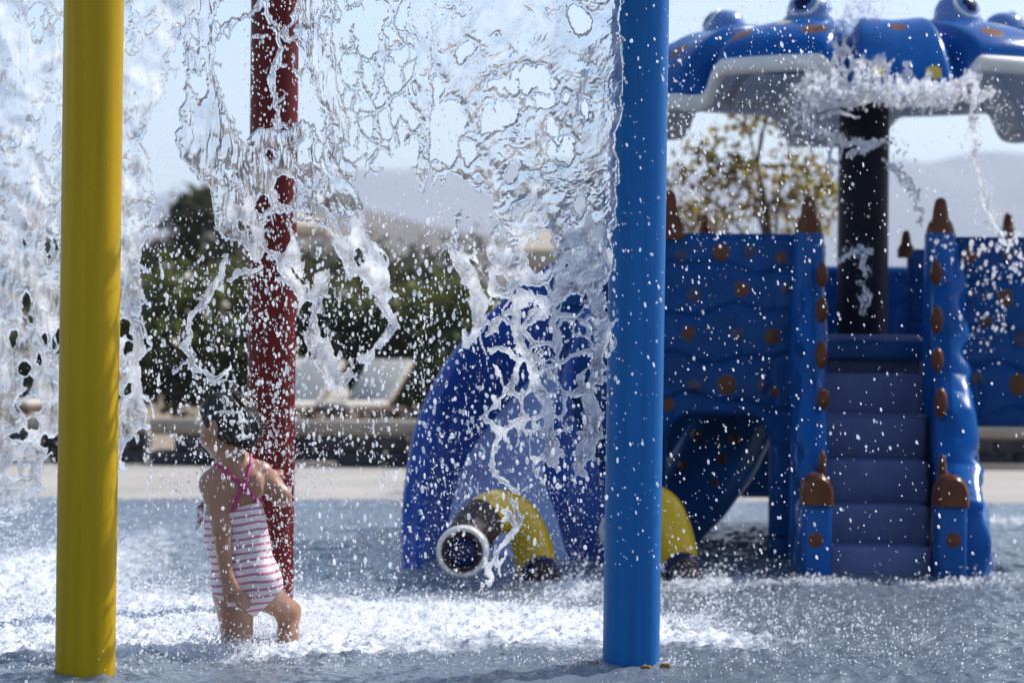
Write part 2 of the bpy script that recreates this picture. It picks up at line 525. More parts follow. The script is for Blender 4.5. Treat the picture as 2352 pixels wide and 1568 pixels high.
def stripes():
    m = mat("striped_swimsuit", (.7, .7, .7, 1), .6, bump=.0015, bscale=60)
    n = m.node_tree.nodes; l = m.node_tree.links; p = n["Principled BSDF"]
    tc = n.new("ShaderNodeTexCoord")
    sx = n.new("ShaderNodeSeparateXYZ"); l.new(tc.outputs["Object"], sx.inputs[0])
    z = n.new("ShaderNodeTexNoise"); z.inputs["Scale"].default_value = 9; z.inputs["Detail"].default_value = 2
    l.new(tc.outputs["Object"], z.inputs["Vector"])
    a = n.new("ShaderNodeMath"); a.operation = 'MULTIPLY_ADD'; a.inputs[1].default_value = -.13
    l.new(sx.outputs["X"], a.inputs[0]); l.new(sx.outputs["Z"], a.inputs[2])
    a2 = n.new("ShaderNodeMath"); a2.operation = 'MULTIPLY_ADD'; a2.inputs[1].default_value = .016
    l.new(z.outputs["Fac"], a2.inputs[0]); l.new(a.outputs[0], a2.inputs[2])
    f = n.new("ShaderNodeMath"); f.operation = 'MULTIPLY'; f.inputs[1].default_value = 1 / .0215
    l.new(a2.outputs[0], f.inputs[0])
    fr = n.new("ShaderNodeMath"); fr.operation = 'FRACT'; l.new(f.outputs[0], fr.inputs[0])
    rp = n.new("ShaderNodeValToRGB")
    e = rp.color_ramp.elements
    e[0].position = .0; e[0].color = (0.45, 0.16, 0.28, 1)
    e[1].position = .42; e[1].color = (0.74, 0.66, 0.66, 1)
    q = e.new(.30); q.color = (0.48, 0.17, 0.30, 1)
    q = e.new(.94); q.color = (0.74, 0.66, 0.66, 1)
    l.new(fr.outputs[0], rp.inputs[0]); l.new(rp.outputs[0], p.inputs["Base Color"])
    return m
M['suit'] = stripes()

# ------------------------------------------------------------------ setting
def foam_at(X, D):
    """share of white at a point of the pool: foam, and painted mist and sparkle"""
    px = 1176 + X * FPX / D
    f = np.zeros(X.shape)
    def spot(cx, cy_, rx, ry, a):
        d = gd(cy_); x0 = (cx - 1176) * d / FPX
        return a * np.exp(-((X - x0) / rx) ** 2 - ((D - d) / ry) ** 2)
    for q in [(80, 1330, .45, 1.3, .55), (90, 1480, .35, .5, .6), (560, 1440, .3, .6, .62), (760, 1440, .4, .5, .6), (1050, 1425, .4, .5, .55),
              (1250, 1440, .3, .35, .45), (1330, 1350, .2, .5, .5), (1560, 1430, .35, .4, .42), (1700, 1480, .4, .28, .36), (1850, 1330, .4, .35, .26), (1400, 1470, .4, .2, .3),
              (400, 1230, .6, 1.2, .32), (1620, 1340, .25, .5, .45), (2200, 1340, .3, .25, .3), (2330, 1190, .5, .5, .5), (300, 1420, .4, .7, .35), (800, 1500, .5, .12, .3)]:
        f += spot(*q)
    f += .20 * smoothstep(.9, -.6, X) * smoothstep(6.6, 7.2, D) * smoothstep(11.5, 8.5, D) + .05
    f *= 1 - .65 * np.exp(-((X + .82) / .22) ** 2 - ((D - 6.75) / .16) ** 2)
    return np.clip(f, 0, .68)

def build_water():
    ys = [2.0, 3.0, 4.0, 5.0, 5.6]
    y = 6.0
    while y < 15.2:
        ys.append(y); y += max(.011, .5 * y * y / 2200)
    ys += [15.4]
    ys = np.array(ys)
    xs = np.concatenate([np.linspace(-9, -2.6, 12)[:-1], np.arange(-2.6, 2.8, .009), np.linspace(2.8, 9, 12)])
    X, Y = np.meshgrid(xs, ys)
    f = foam_at(X, Y)
    wx = X + .06 * perlin(X * 3, Y * 3, 50)
    Z = .012 * fbm(wx * 3.5, Y * 2.6, 20, 3) + .010 * (1 - 2 * np.abs(perlin(wx * 9, Y * 6, 24))) + .005 * perlin(X * 22, Y * 15, 25)
    ch = np.abs(fbm(X * 14, Y * 12, 30, 3))
    Z += f * (.05 * ch + .022 * np.abs(perlin(X * 30, Y * 22, 36)) + .008 * perlin(X * 70, Y * 40, 37)) - .028 * np.exp(-((X + .80) / .22) ** 2 - ((Y - 6.95) / .25) ** 2)
    # rings pushed up around the pole feet
    for (cx, cd) in [(-1.148, 6.51), (.331, 6.78), (-.634, 8.08)]:
        r = np.hypot(X - cx, Y - cd)
        Z += .006 * np.exp(-((r - .10) / .03) ** 2) * (1 + perlin(X * 30, Y * 30, 40))
    Z *= smoothstep(15.2, 13.2, Y) * smoothstep(5.0, 6.0, Y)
    ny, nx = X.shape
    V = np.stack([X, Y, Z], -1).reshape(-1, 3)
    I = np.arange(ny * nx).reshape(ny, nx)
    F = np.stack([I[:-1, :-1], I[:-1, 1:], I[1:, 1:], I[1:, :-1]], -1).reshape(-1, 4)
    o = np_mesh("water", V, F, M['pool'])
    a = o.data.attributes.new("foam", 'FLOAT', 'POINT')
    a.data.foreach_set("value", f.ravel().astype(np.float32))
    tag(o, "rippled blue grey pool water with white foam around the poles", "water", kind="structure")
build_water()

def build_deck():
    # the pool's far rim is a gentle curve; the deck slopes up out of the water
    mb = MB()
    n = 60
    V, F = [], []
    for i in range(n + 1):
        x = -9 + 18 * i / n
        y0 = 13.75 + .10 * math.sin(x * .8) + .03 * x
        for (yy, z) in ((y0 - .25, -.05), (y0 + .15, .012), (y0 + .7, .022), (y0 + 1.6, .03), (19, .04)):
            V.append((x, yy, z))
    for i in range(n):
        for k in range(4):
            F.append((i * 5 + k, i * 5 + k + 5, i * 5 + k + 6, i * 5 + k + 1))
    mb.add(V, F)
    tag(mb.build("pool_deck", M['deck'], sharp=None), "beige concrete deck along the far edge of the pool", "deck", kind="structure")
    mb = MB()
    mb.add([(-6000, -200, -.25), (6000, -200, -.25), (6000, 9000, -.25), (-6000, 9000, -.25)], [(0, 1, 2, 3)])
    tag(mb.build("ground", M['ground'], sharp=None), "dry ground around the pool", "ground", kind="structure")
    mb = MB()
    mb.add([(-40, 18.8, .035), (40, 18.8, .035), (60, 60, .3), (-60, 60, .3)], [(0, 1, 2, 3)])
    tag(mb.build("garden_ground", M['ground'], sharp=None), "dry planting bed behind the low wall", "ground", kind="structure")
build_deck()

def ridge(name, prof, d, depth, m, rough, seed, label):
    """a hill range: prof gives the skyline in photo pixels"""
    px = np.array([p[0] for p in prof], float); py = np.array([p[1] for p in prof], float)
    nx, ny = 220, 40
    u = np.linspace(px[0], px[-1], nx)
    top = np.interp(u, px, py)
    x = (u - 1176) * d / FPX
    zt = CAM_H + (784 - top - (u - 1176) * sr) * d / FPX
    Y = np.linspace(-1, 1, ny)
    X = np.tile(x, (ny, 1)); D = d + Y[:, None] * depth + 0 * X
    s = (1 - np.abs(Y[:, None]) ** 1.3)
    Z = zt[None] * s + rough * fbm(X / (depth * .35), D / (depth * .35), seed, 4) * (.25 + .75 * s) * np.where(np.abs(Y[:, None]) < .04, .25, 1)
    V = np.stack([X, D, Z], -1).reshape(-1, 3)
    I = np.arange(ny * nx).reshape(ny, nx)
    F = np.stack([I[:-1, :-1], I[:-1, 1:], I[1:, 1:], I[1:, :-1]], -1).reshape(-1, 4)
    tag(np_mesh(name, V, F, m), label, "hill", kind="structure")
ridge("mountain", [(-1500, 560), (-300, 530), (300, 490), (500, 450), (700, 412), (850, 403), (1000, 396), (1160, 384), (1400, 372), (1700, 384), (1900, 370), (2040, 352), (2120, 360),
                   (2230, 332), (2352, 336), (2600, 300), (3200, 380), (4200, 520)], 3000, 1100, M['mount'], 26, 61, "far pale blue mountain range")
ridge("hill", [(-600, 640), (0, 600), (400, 560), (640, 500), (760, 478), (860, 492), (960, 520), (1110, 546), (1300, 575), (1700, 640), (2300, 690), (3000, 700)], 800, 300, M['hill'], 5.0, 71, "brown scrub hill behind the garden")

# low wall of dark stone under a round timber rail, in lengths
def low_wall(x0, x1, y, label):
    root = empty("low_wall", ((x0 + x1) / 2, y, .03))
    tag(root, label, "low wall", "lengths of low wall behind the deck")
    g = MB()
    n = int((x1 - x0) / .28)
    for r_ in range(2):
        for i in range(n):
            a = x0 + (x1 - x0) * (i + .5 * (r_ % 2)) / n; b = min(x1, a + (x1 - x0) / n - .012)
            g.box(a, b, y + random.uniform(-.02, .02), y + .3, .035 + r_ * .105, .035 + r_ * .105 + .098, .02, seg=2)
    g.build("stone_base", M['stone'], root)
    c = MB(); k = 12
    c.tube([(x0 + (x1 - x0) * i / k, y + .06 + random.uniform(-.008, .008), .30 + random.uniform(-.006, .006)) for i in range(k + 1)], .062, 14)
    c.build("timber_rail", M['log'], root)
    for x in np.arange(x0 + .5, x1, 1.3):
        p = MB(); p.box(x, x + .14, y - .1, y + .16, .03, .25, .02); p.build("post", M['stone'], root)
    l_ = MB(); l_.box(x0 + .65, x1 - .65, y - .16, y - .02, .03, .075, .015); l_.build("ledge", M['log'], root)
low_wall(-6.5, -2.55, 16.9, "low dark stone wall with a timber rail behind the yellow pole")
low_wall(-2.5, -.55, 16.75, "low dark stone wall with a timber rail behind the child and red pole")
low_wall(2.4, 6.6, 17.2, "low dark stone wall with a timber rail seen under the right tower panel")

# ---- plants
def leaves(P, size, normal_j=1.0, aspect=.55):
    """small leaf faces (diamonds) at points P"""
    n = len(P)
    a = rng.normal(size=(n, 3)); a /= np.linalg.norm(a, axis=1)[:, None]
    b = rng.normal(size=(n, 3)); b -= a * (a * b).sum(1)[:, None]; b /= np.linalg.norm(b, axis=1)[:, None]
    s = size * rng.uniform(.6, 1.4, n)[:, None]
    V = np.stack([P - a * s, P + b * s * aspect, P + a * s, P - b * s * aspect], 1).reshape(-1, 3)
    return V, np.arange(4 * n).reshape(n, 4)

def clumpy(c, r, n, nclump, cr_, flat=1.0):
    """points in a crown made of leaf clumps"""
    C = rng.normal(size=(nclump, 3)); C /= np.linalg.norm(C, axis=1)[:, None]
    C = C * (rng.uniform(.25, 1, nclump) ** .5)[:, None] * np.asarray(r) + np.asarray(c)
    k = rng.integers(0, nclump, n)
    return C[k] + rng.normal(size=(n, 3)) * cr_ * np.array([1, 1, flat])

def shrub(name, cx, cy_, z0, rx, h, m, n, label, group, lsize=.045, trunk=.03):
    root = empty(name, (cx, cy_, z0))
    tag(root, label, "tree" if "tree" in name else "bush", group)
    P = clumpy((cx, cy_, z0 + h * .55), (rx, rx * .8, h * .47), n, int(14 + rx * 14), rx * .17)
    P = P[P[:, 2] > z0 + .02]
    V, F = leaves(P, lsize)
    np_mesh("crown", V, F, m, root, smooth=False)
    t = MB()
    t.tube([(cx, cy_, z0 - .05), (cx + .03, cy_, z0 + h * .3), (cx + .01, cy_, z0 + h * .65)], [trunk, trunk * .7, trunk * .3], 8)
    for k in range(6):
        a = k * 1.1; t.tube([(cx, cy_, z0 + h * (.12 + .05 * k)), (cx + .6 * rx * math.cos(a), cy_ + .6 * rx * math.sin(a), z0 + h * (.5 + .05 * k))], [trunk * .5, trunk * .15], 6)
    t.build("trunk", M['bark'], root)

bush_labels = [("bright green bush beside the left water sheet behind the yellow pole", 150, 19.6, .62, 1.25, 'leaf_mid'), ("bright green bush just right of the left water sheet", 400, 19.2, .55, 1.36, 'leaf_green'),
               ("bright green bush directly left of the red pole", 545, 19.4, .5, 1.42, 'leaf_green'), ("green bush directly right of the red pole", 720, 20.2, .45, 1.30, 'leaf_mid'),
               ("green bush behind the cream lounger cushions", 855, 20.4, .5, 1.30, 'leaf_green'), ("large green bush beside the blue slide wall", 1010, 19.8, .62, 1.40, 'leaf_green'),
               ("dark low bush peeping past the slide wall", 1130, 20.6, .5, 1.2, 'leaf_mid')]
for (lb, px, d, rx, h, mm) in bush_labels:
    p = at(px, 784, d)
    d *= 1.27; p = at(px, 784, d)
    shrub("bush", p[0], d, .04, rx * 1.27, h + .12, M[mm], 4600, lb, "bushes behind the low wall", .055)
for (lb, px, d, rx, top, n) in [("dark olive domed tree between the left water sheet and the red pole", 445, 34, .80, 436, 6500), ("dark olive tree mostly behind the red pole", 640, 37, .9, 600, 3500),
                                ("dark olive tree behind the water streams right of the red pole", 800, 42, 1.2, 560, 4500), ("dark olive tree standing left of the beige parasol", 980, 40, 1.2, 575, 4500),
                                ("dark olive tree behind the yellow pole", 130, 38, 1.2, 520, 4500)]:
    p = at(px, top, d)
    shrub("olive_tree", p[0], d, .1, rx, p[2] - .1, M['leaf_olive'], n, lb, "dark trees beyond the bushes", .075, .07)

def autumn_tree():
    d = 15.6
    b = at(1772, 1000, d)
    root = empty("autumn_tree", (b[0], d, .03))
    tag(root, "thin tree with sparse brown and golden leaves behind the tower", "tree")
    t = MB()
    top = at(1730, 300, d)
    tr = [(b[0], d, .0), at(1768, 800, d), at(1775, 620, d), at(1760, 480, d), at(1740, 380, d), at(1748, 300, d)]
    t.tube(tr, [.045, .036, .03, .022, .014, .006], 8)
    ends = []
    spots_ = [(1560, 400), (1590, 340), (1640, 430), (1680, 310), (1700, 245), (1770, 250), (1800, 350), (1860, 380), (1890, 420), (1880, 500), (1600, 500), (1660, 520), (1730, 460), (1800, 480), (1840, 440),
              (1550, 470), (1710, 390), (1620, 380), (1560, 540), (1850, 540)]
    for i, (px, py) in enumerate(spots_):
        e = at(px, py, d + random.uniform(-.35, .35))
        s0 = np.array(tr[2 + i % 3]); mid = (s0 + e) / 2 + np.array([0, 0, .06])
        t.tube([s0, mid, e], [.012, .008, .003], 6)
        ends.append(e); ends.append((mid * .4 + e * .6))
    t.build("trunk", M['bark'], root)
    E = np.array(ends)
    P = E[rng.integers(0, len(E), 1900)] + rng.normal(size=(1900, 3)) * np.array([.065, .09, .06])
    V, F = leaves(P[:1300], .026); np_mesh("brown_leaves", V, F, M['leaf_brown'], root, smooth=False)
    P2 = P[1300:]
    for (px, py) in [(1760, 255), (1900, 425), (1880, 440)]:
        P2 = np.concatenate([P2, at(px, py, d) + rng.normal(size=(110, 3)) * np.array([.07, .08, .05])])
    V, F = leaves(P2, .026); np_mesh("golden_leaves", V, F, M['leaf_gold'], root, smooth=False)
autumn_tree()

# ---- parasols and loungers
def parasol(px, py_top, d, r, label):
    p = at(px, py_top, d)
    root = empty("parasol", (p[0], d, .05)); tag(root, label, "parasol", "beige parasols beyond the wall")
    n = 8
    m = MB(); V = [(p[0], d, p[2])]; F = []
    for j, (rr, dz) in enumerate(((.55, -.16), (1.0, -.36), (1.0, -.52))):
        for k in range(n):
            a = 2 * math.pi * (k + .3) / n
            V.append((p[0] + r * rr * math.cos(a), d + r * rr * math.sin(a), p[2] + dz * r))
    for k in range(n):
        k2 = (k + 1) % n
        F.append((0, 1 + k, 1 + k2))
        for j in range(2): F.append((1 + j * n + k, 1 + (j + 1) * n + k, 1 + (j + 1) * n + k2, 1 + j * n + k2))
    m.add(V, F); m.build("canopy", M['canvas'], root, smooth=False)
    q = MB(); q.tube([(p[0], d, .05), (p[0], d, p[2] + .1)], .03, 10); q.build("pole", M['wood'], root)
    q = MB(); q.lathe([(0, .0), (.28, .0), (.28, .06), (.05, .1), (0, .1)], (p[0], d, .05), 20); q.build("base", M['stone'], root)
parasol(1345, 500, 28, 1.15, "beige canvas parasol rising behind the blue slide")
parasol(655, 478, 36, .78, "beige canvas parasol beside the red pole")

def lounger(px, py, d, rot, label):
    p = at(px, py, d)
    x, y, z = p[0], d, .05
    root = empty("sun_lounger", (x, y, z)); root.rotation_euler = (0, 0, rot); root.scale = (.78, .78, .78)
    tag(root, label, "sun lounger", "cream sun loungers behind the wall")
    def part(nm, mb, m):
        o = mb.build(nm, m); o.parent = root
    f = MB(); f.box(-.32, .32, -1.0, .35, .26, .31, .01); part("frame", f, M['wood'])
    for sx in (-.28, .24):
        for sy in (-.95, .25):
            l_ = MB(); l_.box(sx, sx + .05, sy, sy + .05, 0, .26, .006); part("leg", l_, M['wood'])
    c = MB(); c.box(-.3, .3, -.98, .0, .312, .39, .03); part("seat_cushion", c, M['cushion'])
    b = MB(); b.box(-.3, .3, 0, .72, -.02, .06, .03)
    o = b.build("back_cushion", M['cushion']); o.parent = root; o.location = (0, .02, .36); o.rotation_euler = (R(42), 0, 0)
    s = MB(); s.box(-.3, .3, .0, .72, -.05, -.022, .008)
    o = s.build("back_frame", M['wood']); o.parent = root; o.location = (0, .02, .36); o.rotation_euler = (R(42), 0, 0)
lounger(845, 952, 22.5, R(-28), "sun lounger with a wide cream back cushion right of the red pole")
lounger(752, 952, 22.9, R(24), "sun lounger showing a narrow cream triangle between the pole and the wide cushion")
lounger(682, 960, 22, R(-32), "sun lounger half hidden directly behind the red pole")
lounger(112, 960, 22, R(-20), "sun lounger behind the left edge of the yellow pole")

# ------------------------------------------------------------------ poles
def pole(px_b, py_b, px_t, d, r, m, label, flange=False):
    b = at(px_b, py_b, d); t = at(px_t, 0, d)
    k = (3.2 - b[2]) / (t[2] - b[2])
    top = b + (t - b) * k
    lo = b + (t - b) * ((-.2 - b[2]) / (t[2] - b[2]))
    root = empty("play_pole", (b[0], d, 0)); tag(root, label, "pole", "painted poles of the tipping water play ring")
    s = MB(); s.tube([lo + (top - lo) * i / 12 for i in range(13)], r, 56); s.build("shaft", m, root)
    f = MB(); f.lathe([(r + .001, -.12), (r + .075, -.12), (r + .075, -.10), (r + .012, -.095), (r + .001, -.09)], (b[0], d, 0), 40); f.build("base_plate", M['rust'], root)
    if flange:
        for a in (200, 290, 330):
            q = MB(); q.lathe([(0, .02), (.013, .02), (.018, .012), (.018, -.1)], (b[0] + (r + .03) * math.cos(R(a)), d + (r + .03) * math.sin(R(a)), 0), 6); q.build("bolt", M['rust'], root)
pole(195.5, 1555, 216, gd(1560), .0803, M['yellow'], "glossy yellow pole standing closest in the foamy water")
pole(1449, 1525, 1472, gd(1530), .0795, M['blue'], "bright blue pole standing in the water before the slide", True)
pole(618, 1410, 632, 8.08, .080, M['red'], "dark red pole behind the child, crossed by falling water")

# ------------------------------------------------------------------ tower
def spots_into(mb, lst, y, mi_of, r0=.03):
    for (x, z, r, k) in lst:
        V = [(x, y - .006, z)]; n = 18
        for j, (rr, dy) in enumerate(((.7, -.005), (1, .002))):
            V += [(x + r * rr * math.cos(2 * math.pi * i / n), y + dy, z + r * rr * math.sin(2 * math.pi * i / n)) for i in range(n)]
        F = [(0, 1 + i, 1 + (i + 1) % n) for i in range(n)] + [(1 + i, 1 + n + i, 1 + n + (i + 1) % n, 1 + (i + 1) % n) for i in range(n)]
        mb.add(V, F, mi_of[k])

def panel(name, x0, x1, z0, z1, y, arch, spots, parent, seed, label=None, curve=0):
    h = .009
    xs = np.arange(x0 - .02, x1 + .02, h); zs = np.arange(z0 - .02, z1 + .02, h)
    X, Z = np.meshgrid(xs, zs)
    b = .03
    F = np.minimum(np.minimum(X - x0, x1 - X), np.minimum(Z - z0, z1 - Z))
    if arch:
        ax0, ax1, az = arch
        cx, hw = (ax0 + ax1) / 2, (ax1 - ax0) / 2
        q = np.maximum(np.abs(X - cx) - hw + .12, 0); p = np.maximum(Z - az + .12, 0)
        F = np.minimum(F, np.hypot(q, p) - .12 + np.minimum(np.maximum(np.abs(X - cx) - hw + .12, Z - az + .12), 0))
    rd = np.sqrt(np.clip(1 - (1 - np.clip(F / b, 0, 1)) ** 2, 0, 1))
    T = .035 * rd
    for zz in np.arange(z0 + .05, z1, .19):
        l = zz + .022 * np.sin(X * 9 + zz * 11) + .012 * np.sin(X * 23 + zz * 5)
        T = T - .016 * np.exp(-((Z - l) / .011) ** 2) * rd
        row = int(round((zz - z0) / .19))
        for xx in np.arange(x0 + .1 + .13 * (row % 2), x1, .27):
            T = T - .007 * np.exp(-((X - xx - .01 * np.sin(Z * 30)) / .010) ** 2) * ((Z > l) & (Z < l + .19)) * rd
    T = T + .006 * fbm(X * 6, Z * 6, seed, 3) * rd
    fm = np.zeros(F.shape, int)
    for (sx, sz, r, k) in spots:
        dd = np.hypot((X - sx), (Z - sz) * .9)
        T = T + .006 * np.clip(1 - (dd / r) ** 2, 0, 1)
        fm[dd < r] = k
    # curved bays bend back at their outer end
    Y = y + curve * (X - (x0 if curve > 0 else x0)) ** 2
    pos = np.stack([X, Y, Z], -1); nrm = np.zeros(pos.shape); nrm[..., 1] = -1
    o = sheet(name, F, T, np.full(F.shape, .03) * rd, pos, nrm, [M['fbblue'], M['spot_o'], M['spot_d']], parent, fm)
    if label: o["label"] = label
    return o

def build_tower():
    root = empty("play_tower", (1.45, 10.3, 0))
    tag(root, "blue castle play tower with orange spots, stairs and brown spires", "play tower")
    def wx(px, d): return (px - 1176) * d / FPX + .0
    def wz(px, py, d): return at(px, py, d)[2]
    D = 10.3
    Lp = [(1652, 583, 22, 1), (1790, 595, 15, 1), (1700, 667, 20, 1), (1577, 767, 17, 1), (1768, 775, 20, 1), (1665, 885, 25, 1), (1718, 580, 16, 2), (1590, 680, 18, 2), (1800, 665, 14, 2), (1690, 770, 17, 2),
          (1590, 888, 18, 2), (1748, 888, 16, 2), (1530, 930, 17, 1), (1560, 590, 15, 2), (1775, 900, 12, 1), (1480, 700, 20, 1), (1440, 850, 20, 2), (1450, 600, 18, 1)]
    S = [(at(a, b, D)[0], at(a, b, D)[2], .85 * r * D / FPX, k) for (a, b, r, k) in Lp]
    panel("spotted_panel", .20, 1.235, -.15, 1.372, D, (.66, 1.105, .60), S, root, 81, "spotted left panel over a dark archway")
    Rp = [(2222, 590, 17, 1), (2305, 687, 18, 1), (2335, 885, 23, 1), (2260, 740, 12, 1), (2310, 590, 15, 2), (2240, 870, 14, 2), (2340, 780, 16, 2)]
    S = [(at(a, b, D)[0], at(a, b, D)[2], r * D / FPX, k) for (a, b, r, k) in Rp]
    panel("spotted_panel", 1.885, 2.75, .565, 1.365, D + .02, None, S, root, 83, "spotted right panel raised above the deck view")
    # the far and side walls, platform
    panel("back_panel", .25, 2.2, .13, 1.30, 12.3, None, [], root, 85)  # wall added behind the archway to make it read dark
    panel("back_panel", 1.86, 2.15, .6, 1.36, 11.4, None, [], root, 87, "narrow back panel beside the dark post")
    m = MB(); m.box(.42, 2.6, 10.42, 12.25, .84, .93, .02); m.build("platform", M['fbblue'], root)
    for (x, y) in ((.30, 12.2), (2.95, 12.2), (2.95, 10.4)):
        m = MB(); m.tube([(x, y, -.2), (x, y, 1.36)], .07, 16); m.build("leg", M['fbblue'], root)
    m = MB(); m.box(.34, .44, 10.45, 12.2, .93, 1.3, .03); m.build("side_wall", M['fbblue'], root)
    # steps
    sy = [9.5, 9.7, 9.9, 10.1, 10.3, 10.5]
    for k, (yy, pz) in enumerate(zip(sy, (1255, 1160, 1056, 957, 857, 768))):
        z = wz(2030, pz, yy)
        z0 = -.15 if k == 0 else zprev - .02
        m = MB(); m.box(1.235 + (yy - 9.5) * .10, 1.665 + (yy - 9.5) * .125, yy + random.uniform(-.004, .004), yy + .24, z0, z, .032, seg=4); m.build("step", M['step'], root)
        zprev = z
    m = MB(); m.box(1.29, 1.69, 9.74, 10.7, -.15, .25); m.box(1.32, 1.74, 10.14, 10.7, .25, .62); m.build("stair_core", M['step'], root)
    # rails at both sides of the stair: wavy moulded walls
    for side, (xc, half) in (("l", (1.188, .056)), ("r", (1.735, .070))):
        h = .010
        ys = np.arange(9.34, 10.55, h); zs = np.arange(-.17, 1.42, h)
        Yg, Zg = np.meshgrid(ys, zs)
        F = f_poly(Yg, Zg, [(9.42, -.15), (9.42, .30), (9.50, .36), (9.62, .44), (9.74, .66), (9.9, .80), (10.05, 1.02), (10.2, 1.20), (10.28, 1.36), (10.44, 1.36), (10.44, -.15)])
        rd = np.sqrt(np.clip(1 - (1 - np.clip(F / .04, 0, 1)) ** 2, 0, 1))
        fl = .085 * np.clip(.85 - Zg, 0, 1) if side == "r" else .0
        T = rd * (half + .016 * np.sin(Zg * 19 + 5 * perlin(Yg * 4, Zg * 3, 5)) + .010 * perlin(Yg * 9, Zg * 9, 6) + fl)
        T2 = rd * (half * .98 + .004 * np.sin(Zg * 15))
        pos = np.stack([xc + (Yg - 9.42) * (.10 if side == 'l' else .125), Yg, Zg], -1); nrm = np.zeros(pos.shape); nrm[..., 0] = 1 if side == "r" else -1
        sheet("stair_rail", F, T, T2, pos, nrm, M['fbblue2'], root)
        s = 1 if side == "r" else -1
        # low newel with its orange round cap
        x0, x1 = (1.133, 1.25) if side == "l" else (1.652, 1.775)
        m = MB()
        m.box(x0 + .002, x1 - .002, 9.36, 9.50, -.18, .30, .03, seg=4)
        V = at(1873 if side == "l" else 2190, 1240, 9.36)
        spots_into(m, [(V[0], V[2], .030, 'o')], 9.358, {'o': 1})
        m.build("newel", [M['fbblue2'], M['spot_o']], root)
        xm = (x0 + x1) / 2; hw = (x1 - x0) / 2
        m = MB()
        prof = [(xm + hw * math.cos(a), .30 + (.02 if 0 < a < math.pi else 0) + .088 * math.sin(a)) for a in np.linspace(0, math.pi, 15)]
        pts = [(xm + hw, .285)] + prof + [(xm - hw, .285)]
        n = len(pts)
        Vv = [(x, 9.352, z) for x, z in pts] + [(x, 9.49, z) for x, z in pts]
        # rounded front: an inset ring
        ins = [(xm + (x - xm) * .82, 9.334, .30 + (z - .30) * .86) for x, z in pts]
        Vv += ins
        Ff = [tuple(2 * n + i for i in range(n)), tuple(range(2 * n - 1, n - 1, -1))]
        for i in range(n):
            j = (i + 1) % n
            Ff.append((i, j, n + j, n + i)); Ff.append((2 * n + i, 2 * n + j, j, i))
        m.add(Vv, Ff); m.build("newel_cap", M['orange'], root, sharp=50)
        # orange nubs up the inner edge
        nubs = [(1886, 632, 24, 10.15), (1885, 712, 26, 10.0), (1884, 815, 28, 9.88), (1889, 915, 22, 9.75)] if side == "l" else [(2147, 628, 24, 10.15), (2149, 735, 28, 10.0), (2150, 826, 24, 9.88), (2158, 925, 30, 9.75)]
        for (px, py, r, dd) in nubs:
            p = at(px, py, dd); q = MB(); q.ell((p[0], dd - .03, p[2]), (.026, .04, r * 1.2 * dd / FPX), 14); q.build("nub", M['orange'], root)
        p0, p1 = (at(1890, 1000, 9.6), at(1889, 1085, 9.5)) if side == "l" else (at(2166, 1015, 9.6), at(2164, 1090, 9.5))
        q = MB(); pm = (np.array(p0) + np.array(p1)) / 2; q.ell((pm[0], 9.56, pm[2] - .045), (.016, .05, .062), 14); q.build("nub", M['spot_o'], root)
        # tower post + spire
        pxs = 1857 if side == "l" else 2160
        pc = at(pxs, 537, 10.24)
        q = MB(); q.tube([(pc[0], 10.24, -.1), (pc[0], 10.24, 1.0), (pc[0], 10.24, pc[2])], [.075, .072, .066], 24); q.build("post", M['fbblue2'], root)
    def spire(px, py, d, k):
        p = at(px, py, d); q = MB()
        q.lathe([(.062 * k, -.02), (.064 * k, .02 * k), (.052 * k, .055 * k), (.038 * k, .07 * k), (.033 * k, .115 * k), (.025 * k, .15 * k), (.016 * k, .163 * k), (0, .168 * k)], p, 24)
        q.build("spire", M['orange'], root)
    spire(1857, 537, 10.24, .95); spire(2160, 540, 10.24, .95)
    spire(1535, 540, 10.3, 1.15); spire(1620, 532, 12.3, .55); spire(2315, 545, 12.3, .75); spire(2081, 582, 11.4, .65)
    for (px, py, d, z1) in ((1535, 540, 10.32, 1.37),):
        p = at(px, py, d); q = MB(); q.tube([(p[0], d + .05, .65), (p[0], d + .05, z1)], .07, 20); q.build("post", M['fbblue'], root)
build_tower()

